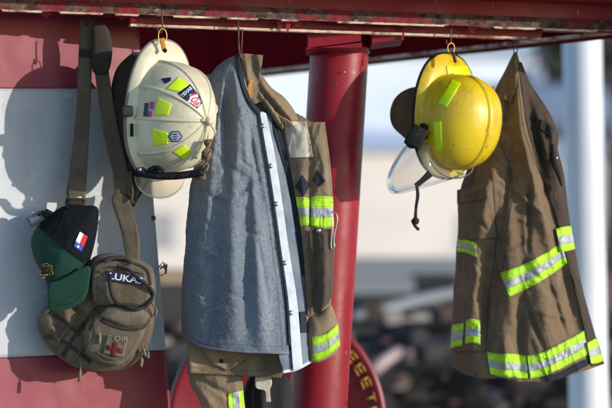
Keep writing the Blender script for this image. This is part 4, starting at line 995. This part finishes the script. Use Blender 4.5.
# ================================================================== BACKGROUND
# red drum lying on its side behind, yellow lettering round its rim
dr = thing('red_drum', 'large red drum with yellow lettering round its rim, behind the pipe post', 'drum', at(272, 560, 1.0))
dc = at(277, 425, 1.0); Rr = 110/K*7.0
m = MB(); vs = []; n = 96
prof = [(0, 0), (.9, 0), (.94, -.012), (.985, -.012), (1, .0), (1, .10), (.97, .11), (.97, .5), (1, .51), (1, .60), (0, .60)]
for (r, y) in prof:
    for k in range(n): a = 2*PI*k/n; vs.append(dc+Vector((Rr*r*math.cos(a), y, Rr*1.10*r*math.sin(a))))
fs = [(i*n+k, i*n+(k+1) % n, (i+1)*n+(k+1) % n, (i+1)*n+k) for i in range(len(prof)-1) for k in range(n)]
m.add(vs, fs); m.build('drum_body', M['drum'], dr)
word = 'SAFETY  FIRST  '
m = MB()
for i in range(9):
    a = math.radians(64-i*8.2)
    cx, cyy = 277+110*.88*math.cos(a), 425-110*1.10*.88*math.sin(a)
    for (ox, oy, w_, h_) in random.choice((((-.5, 0, .25, 1), (0, -.45, 1, .2), (0, 0, .8, .2), (0, .45, 1, .2)), ((-.5, 0, .25, 1), (.5, 0, .25, 1), (0, 0, .9, .2)), ((0, -.45, 1, .22), (0, 0, .25, 1)), ((-.5, 0, .25, 1), (0, .45, 1, .2)))):
        X, Z = ox*9, oy*9; b = PI/2-a
        x = cx+X*math.cos(b)-Z*math.sin(b); y = cyy+X*math.sin(b)+Z*math.cos(b)
        m.box(at(x, y, .992), w_*.026, .003, h_*.026, Matrix.Rotation(b, 3, 'Y'))
m.build('lettering', M['ylet'], dr)

# ground
m = MB(); m.add([(-400, -30, 0), (400, -30, 0), (400, 900, 0), (-400, 900, 0)], [(0, 1, 2, 3)])
o = m.build('ground', M['ground']); o['kind'] = 'structure'; o.name = 'ground'

def bmat(name, c, r=.8, **k): return mat(name, c, r, **k)
mb_beige = bmat('beige_wall', (.64, .58, .53), .9, layers=[((.55, .5, .46), .4, .4, .7, S1, 6)])
mb_pblue = bmat('pale_blue_metal', (.48, .56, .68), .6, layers=[((.40, .48, .6), .5, .4, .7, S1, 6)])
mb_blue = bmat('slate_blue_roof', (.20, .25, .36), .6, layers=[((.15, .19, .28), .6, .4, .7, S1, 6)])
mb_dark = bmat('dark_rubber', (.028, .025, .024), .8)
mb_wine = bmat('dark_wine_metal', (.09, .045, .035), .7)
mb_grey = bmat('grey_metal', (.22, .23, .24), .5)
mb_pink = bmat('pale_pink_plastic', (.45, .33, .31), .6)
mb_tan = bmat('tan_wood', (.30, .21, .14), .8)
mb_leaf = bmat('tree_leaf', (.10, .085, .06), .9)
mb_bark = bmat('tree_bark', (.09, .06, .04), .9)

def blockd(x0, x1, y0, y1, Y, depth, ov=0):
    a = at(x0, y1, Y); b = at(x1, y0, Y); z0 = max(0, a.z)
    return a.x, b.x, z0, b.z
def house(name, label, cat, x0, x1, ytop, Y, depth, wm, rm, yroof=None, win=6, yaw=0):
    first = set(ROOT); xa, _, _, zt = blockd(x0, x1, ytop, 400, Y, depth); xb = at(x1, 204, Y).x
    t = thing(name, label, cat, ((xa+xb)/2, Y, 0))
    m = MB(); m.box(Vector(((xa+xb)/2, Y+depth/2, zt/2)), xb-xa, depth, zt); m.build('wall', wm, t, smooth=False)
    zr = at(0, yroof or ytop-10, Y+depth/2).z
    m = MB(); vs = []
    for x in (xa-.3, xb+.3):
        vs += [(x, Y-.4, zt+.003), (x, Y+depth/2, zr), (x, Y+depth+.4, zt+.003)]
    m.add(vs, [(0, 1, 2), (5, 4, 3), (0, 1, 4, 3), (1, 2, 5, 4), (2, 0, 3, 5)]); m.build('roof', rm, t, smooth=False)
    for i in range(win):
        x = xa+(xb-xa)*(i+.5)/win
        m = MB(); m.box(Vector((x, Y-.02, zt*.55)), 1.1, .06, zt*.2); m.build('window', mb_grey, t, smooth=False)
    t.rotation_euler.z = yaw
    return t
def hcyl(m, x0, x1, Y, z, r, seg=40, dome=.35):
    pts = []; R = []
    for i in range(7): a = PI/2*i/6; pts.append(Vector((x0-r*dome*math.cos(a), Y, z))); R.append(max(.01, r*math.sin(a)))
    for i in range(6, -1, -1): a = PI/2*i/6; pts.append(Vector((x1+r*dome*math.cos(a), Y, z))); R.append(max(.01, r*math.sin(a)))
    m.tube(pts, lambda u: R[min(13, int(round(u*13)))], seg)

# beige warehouse far behind
house('warehouse', 'long beige low building far behind everything, out of focus', 'building', -120, 760, 150, 60, 10, mb_beige, bmat('pale_roof', (.72, .74, .80), .6), 128, 5, yaw=.42)
house('pale_backdrop', 'added tall bluish white block, a bright backdrop behind the beige building, out of focus', 'building', -200, 820, 52, 90, 12, bmat('bluish_white_backdrop', (.66, .72, .80), .7, layers=[((.55, .62, .74), .15, .42, .62, S1, 4)]), bmat('pale_backdrop_top', (.6, .62, .66), .6), 40, 4, yaw=.30)  # added block standing in for the pale bright background, turned towards the sun
# white horizontal storage tank on legs, centre right
def tank(label, x0, x1, ym, Y, r, mt, name='storage_tank'):
    a = at(x0, ym, Y); b = at(x1, ym, Y)
    t = thing(name, label, 'tank', ((a.x+b.x)/2, Y, 0), 'storage tanks in the yard')
    m = MB(); hcyl(m, a.x, b.x, Y, a.z, r); m.build('vessel', mt, t)
    for f in (.2, .8):
        x = a.x+(b.x-a.x)*f
        m = MB(); m.box(Vector((x, Y, (a.z-r*.8)/2)), .25, r*1.4, max(.1, a.z-r*.8)); m.build('saddle', mb_grey, t, smooth=False)
        m = MB(); m.tube([Vector((x+.3, Y+math.sin(q)*(r+.01), a.z+math.cos(q)*(r+.01))) for q in [2*PI*i/32 for i in range(32)]], .03, 6, True); m.build('strap_band', mb_grey, t)
    m = MB(); m.tube([Vector(((a.x+b.x)/2, Y, a.z+r-.02)), Vector(((a.x+b.x)/2, Y, a.z+r+.2))], .25, 20); m.build('manhole', mt, t)
    return t
tank('slate blue horizontal tank out of focus behind the dark brown coat', 455, 600, 112, 30, .42, mb_blue)

# yard clutter: individual blurred items near the ground line
def clutter():
    rnd = random.Random(5)
    items = [('tyre', 440, 336, 9, .30), ('tyre', 400, 338, 10, .26), ('tyre', 420, 396, 7.5, .36), ('tyre', 560, 398, 8, .36), ('tyre', 610, 395, 8.5, .34)]
    words = ['under the coat', 'farther back by the post', 'lowest, below the coat', 'right of the coat hem', 'at the right edge', 'beside the red drum', 'under the coat middle', 'below the black hem']
    for i, (k, px, py, Y, r) in enumerate(items):
        c = at(px, py, Y)
        t = thing('old_tyre', 'worn black tyre in the blurred heap, '+words[i], 'tyre', (c.x, c.y, c.z-r), 'tyres in the heap behind')
        ang = rnd.uniform(-.8, .8); Rm = Matrix.Rotation(ang, 3, 'Z') @ Matrix.Rotation(rnd.uniform(-.5, .5), 3, 'X')
        m = MB(); ring = [c+Rm @ Vector((r*.78*math.cos(a), 0, r*.78*math.sin(a))) for a in [2*PI*j/28 for j in range(28)]]
        m.tube(ring, r*.24, 12, True); m.build('tread', mb_dark, t)
        m = MB(); m.tube([c+Rm @ Vector((0, -.05, 0)), c+Rm @ Vector((0, .05, 0))], r*.55, 20); m.build('rim', mb_grey if i % 3 else mb_wine, t)
clutter()
def crate(px, py, Y, sx, sy, sz, mt, label, cat='crate', name='crate', rz=.3):
    c = at(px, py, Y)
    t = thing(name, label, cat, (c.x, c.y, c.z-sz/2))
    Rm = Matrix.Rotation(rz, 3, 'Z')
    m = MB(); m.box(c, sx, sy, sz*.98, Rm, bev=.015); m.build('box_body', mt, t, smooth=False)
    m = MB(); m.box(c+Vector((0, 0, sz*.5+.012)), sx*1.04, sy*1.04, .03, Rm, bev=.006); m.build('lid', mt, t, smooth=False)
    return t
crate(455, 336, 8, .32, .4, .28, mb_wine, 'dark wine red metal box blurred left of the coat hem')
crate(395, 345, 9.4, 1.7, .8, .6, mb_dark, 'long black box blurred behind the red post')
crate(430, 385, 7.8, 2.2, .8, .42, mb_dark, 'wide low black box at the bottom of the heap')
crate(560, 400, 8.6, 1.9, .8, .36, mb_dark, 'wide low black box under the right coat')
crate(172, 292, 8, .26, .3, .22, mb_tan, 'tan wooden box blurred in the gap between panel and jacket')
crate(175, 330, 7, .5, .3, .45, mb_dark, 'black box blurred low in the gap beside the panel')
crate(540, 330, 10, 1.5, .8, .7, mb_wine, 'large dark wine box blurred behind the right coat')
crate(425, 274, 20, 3.0, 1, .3, mb_grey, 'grey equipment box far back above the heap', rz=.05)
crate(505, 312, 14, .9, .8, .5, mb_tan, 'tan box far back behind the right coat', rz=-.1)
crate(382, 300, 14, 1.3, .6, .40, mb_grey, 'grey box standing behind the black box', rz=.1)
def lump(px, py, Y, r, mt, label, sc=(1, 1, 1)):
    c = at(px, py, Y); m = MB()
    bm = bmesh.new(); bmesh.ops.create_icosphere(bm, subdivisions=3, radius=r)
    for v in bm.verts:
        k = 1+.35*noise.noise(v.co*(2.2/r)+Vector((px, 0, 0))); v.co = Vector((v.co.x*sc[0]*k, v.co.y*sc[1]*k, v.co.z*sc[2]*k))
    bm.verts.index_update()
    m.add([c+v.co for v in bm.verts], [tuple(v.index for v in f.verts) for f in bm.faces]); bm.free()
    o = m.build('cloth_bundle', mt); tag(o, label, 'bundle')
lump(406, 352, 7.2, .07, mb_pink, 'pale pink bundle blurred in the dark heap, left one')
lump(426, 350, 7.6, .06, mb_pink, 'smaller pale pink bundle blurred in the dark heap', (1, 1, 1.2))
lump(483, 398, 7.4, .09, mb_pink, 'pale bundle at the bottom edge under the brown coat', (1.3, 1, .6))
# heap of scrap nobody could count
rnd = random.Random(21); cols = [mb_dark, mb_dark, mb_wine, bmat('dull_grey', (.09, .085, .08), .8), bmat('dull_brown', (.11, .075, .05), .8), mb_dark, bmat('ash_grey', (.24, .22, .2), .8), mb_dark]
m = MB()
for k in range(900):
    px = rnd.uniform(120, 700); py = 310+100*rnd.random()**.8; Y = rnd.uniform(6.5, 11)
    if rnd.random() < .15: py -= rnd.uniform(0, 22)
    c = at(px, py, Y); sz = rnd.uniform(.03, .15)
    Rm = Matrix.Rotation(rnd.uniform(0, PI), 3, 'Z') @ Matrix.Rotation(rnd.uniform(-.7, .7), 3, 'X')
    q = rnd.random()
    if q < .35: m.box(c, sz*3.2, sz*.3, sz*.3, Rm, mi=rnd.randrange(8))
    elif q < .7: m.box(c, sz*1.2, sz, sz*.7, Rm, mi=rnd.randrange(8), bev=.01)
    else: m.tube([c-Rm @ Vector((sz, 0, 0)), c+Rm @ Vector((sz, 0, 0))], sz*.35, 10, mi=rnd.randrange(8))
o = m.build('scrap_heap', cols, smooth=False); tag(o, 'blurred heap of mixed scrap, boxes and pipes low behind the hanging gear', 'scrap heap'); o['kind'] = 'stuff'
m = MB(); m.tube([at(352, 318, 7), at(420, 300, 7.6), at(460, 292, 8)], .035, 10); o = m.build('grey_pipe', mb_grey); tag(o, 'grey pipe slanting across the blurred heap', 'pipe')
m = MB(); m.tube([at(372, 372, 6.2), at(386, 360, 6.3), at(398, 352, 6.5)], .03, 10); o = m.build('pale_pipe', mb_pink); tag(o, 'short pale pipe leaning out of the dark heap', 'pipe')

# trees far away (dark tops between roof and sky at right)
def tree(px, py, Y, r, label, seed):
    c = at(px, py, Y); rnd = random.Random(seed)
    t = thing('tree', label, 'tree', (c.x, c.y, 0), 'trees far behind the tanks')
    m = MB(); m.tube([Vector((c.x, Y, 0)), Vector((c.x+.1, Y, c.z*.5)), c], lambda u: .35*(1-.7*u), 10)
    for k in range(5):
        a = rnd.uniform(0, 2*PI); m.tube([Vector((c.x, Y, c.z-r*.7)), c+Vector((math.cos(a)*r*.7, math.sin(a)*r*.6, rnd.uniform(-.1, .6)*r))], lambda u: .12*(1-.7*u), 6)
    m.build('trunk', mb_bark, t)
    m = MB()
    for k in range(3500):
        cl_ = k % 14; random.seed(seed*100+cl_)
        cc = c+Vector((random.uniform(-.8, .8), random.uniform(-.6, .6), random.uniform(-.35, .65)))*r
        d = Vector((rnd.gauss(0, 1), rnd.gauss(0, 1), rnd.gauss(0, .7)))*.22*r
        p = cc+d; s = rnd.uniform(.1, .22)
        u = Vector((rnd.gauss(0, 1), rnd.gauss(0, 1), rnd.gauss(0, 1))).normalized(); v = u.orthogonal().normalized()
        m.add([p-u*s, p+v*s*.6, p+u*s, p-v*s*.6], [(0, 1, 2, 3)])
    m.build('crown', mb_leaf, t, recalc=False)
tree(610, 74, 45, 1.5, 'dark tree blurred beside the white post at the top right', 3)
random.seed(11)

# ================================================================== LIGHT, SKY, CAMERA
SUN_AZ = 65; SUN_EL = 10     # azimuth measured from the viewer's side (-Y) towards +X
az = math.radians(SUN_AZ); el = math.radians(SUN_EL)
sd = Vector((math.sin(az)*math.cos(el), -math.cos(az)*math.cos(el), math.sin(el)))
ld = bpy.data.lights.new('sun', 'SUN'); ld.energy = 2.0; ld.angle = math.radians(.5); ld.color = (1, .93, .84)
lo_ = bpy.data.objects.new('sun', ld); C.objects.link(lo_); lo_.rotation_euler = sd.to_track_quat('Z', 'Y').to_euler(); lo_.location = (4, -4, 5)
w = bpy.data.worlds.new('World'); bpy.context.scene.world = w; w.use_nodes = True
nt = w.node_tree; bg = nt.nodes['Background']; sk = nt.nodes.new('ShaderNodeTexSky'); sk.sky_type = 'NISHITA'; sk.sun_disc = False
sk.sun_elevation = el; sk.sun_rotation = math.atan2(sd.x, sd.y); sk.air_density = 1; sk.dust_density = .3; sk.ozone_density = 3
nt.links.new(sk.outputs[0], bg.inputs[0]); bg.inputs[1].default_value = .15
sc = bpy.context.scene
cd = bpy.data.cameras.new('camera'); cam = bpy.data.objects.new('camera', cd); C.objects.link(cam)
cam.location = (0, -CAMD, CZ); cam.rotation_euler = (math.radians(90), 0, 0)
cd.sensor_width = 36; cd.lens = 36*K/612; cd.shift_y = (HR-204)/612; cd.clip_end = 2000; cd.clip_start = .1
cd.dof.use_dof = True; cd.dof.focus_distance = 5.93; cd.dof.aperture_fstop = 2.6; cd.dof.aperture_blades = 0
sc.camera = cam
sc.view_settings.view_transform = 'Standard'; sc.view_settings.look = 'None'; sc.view_settings.gamma = 1; sc.view_settings.exposure = .95
sc.render.engine = 'CYCLES'; sc.cycles.use_denoising = True
try: sc.cycles.denoiser = 'OPENIMAGEDENOISE'
except Exception: pass
sc.cycles.max_bounces = 8; sc.cycles.transparent_max_bounces = 8
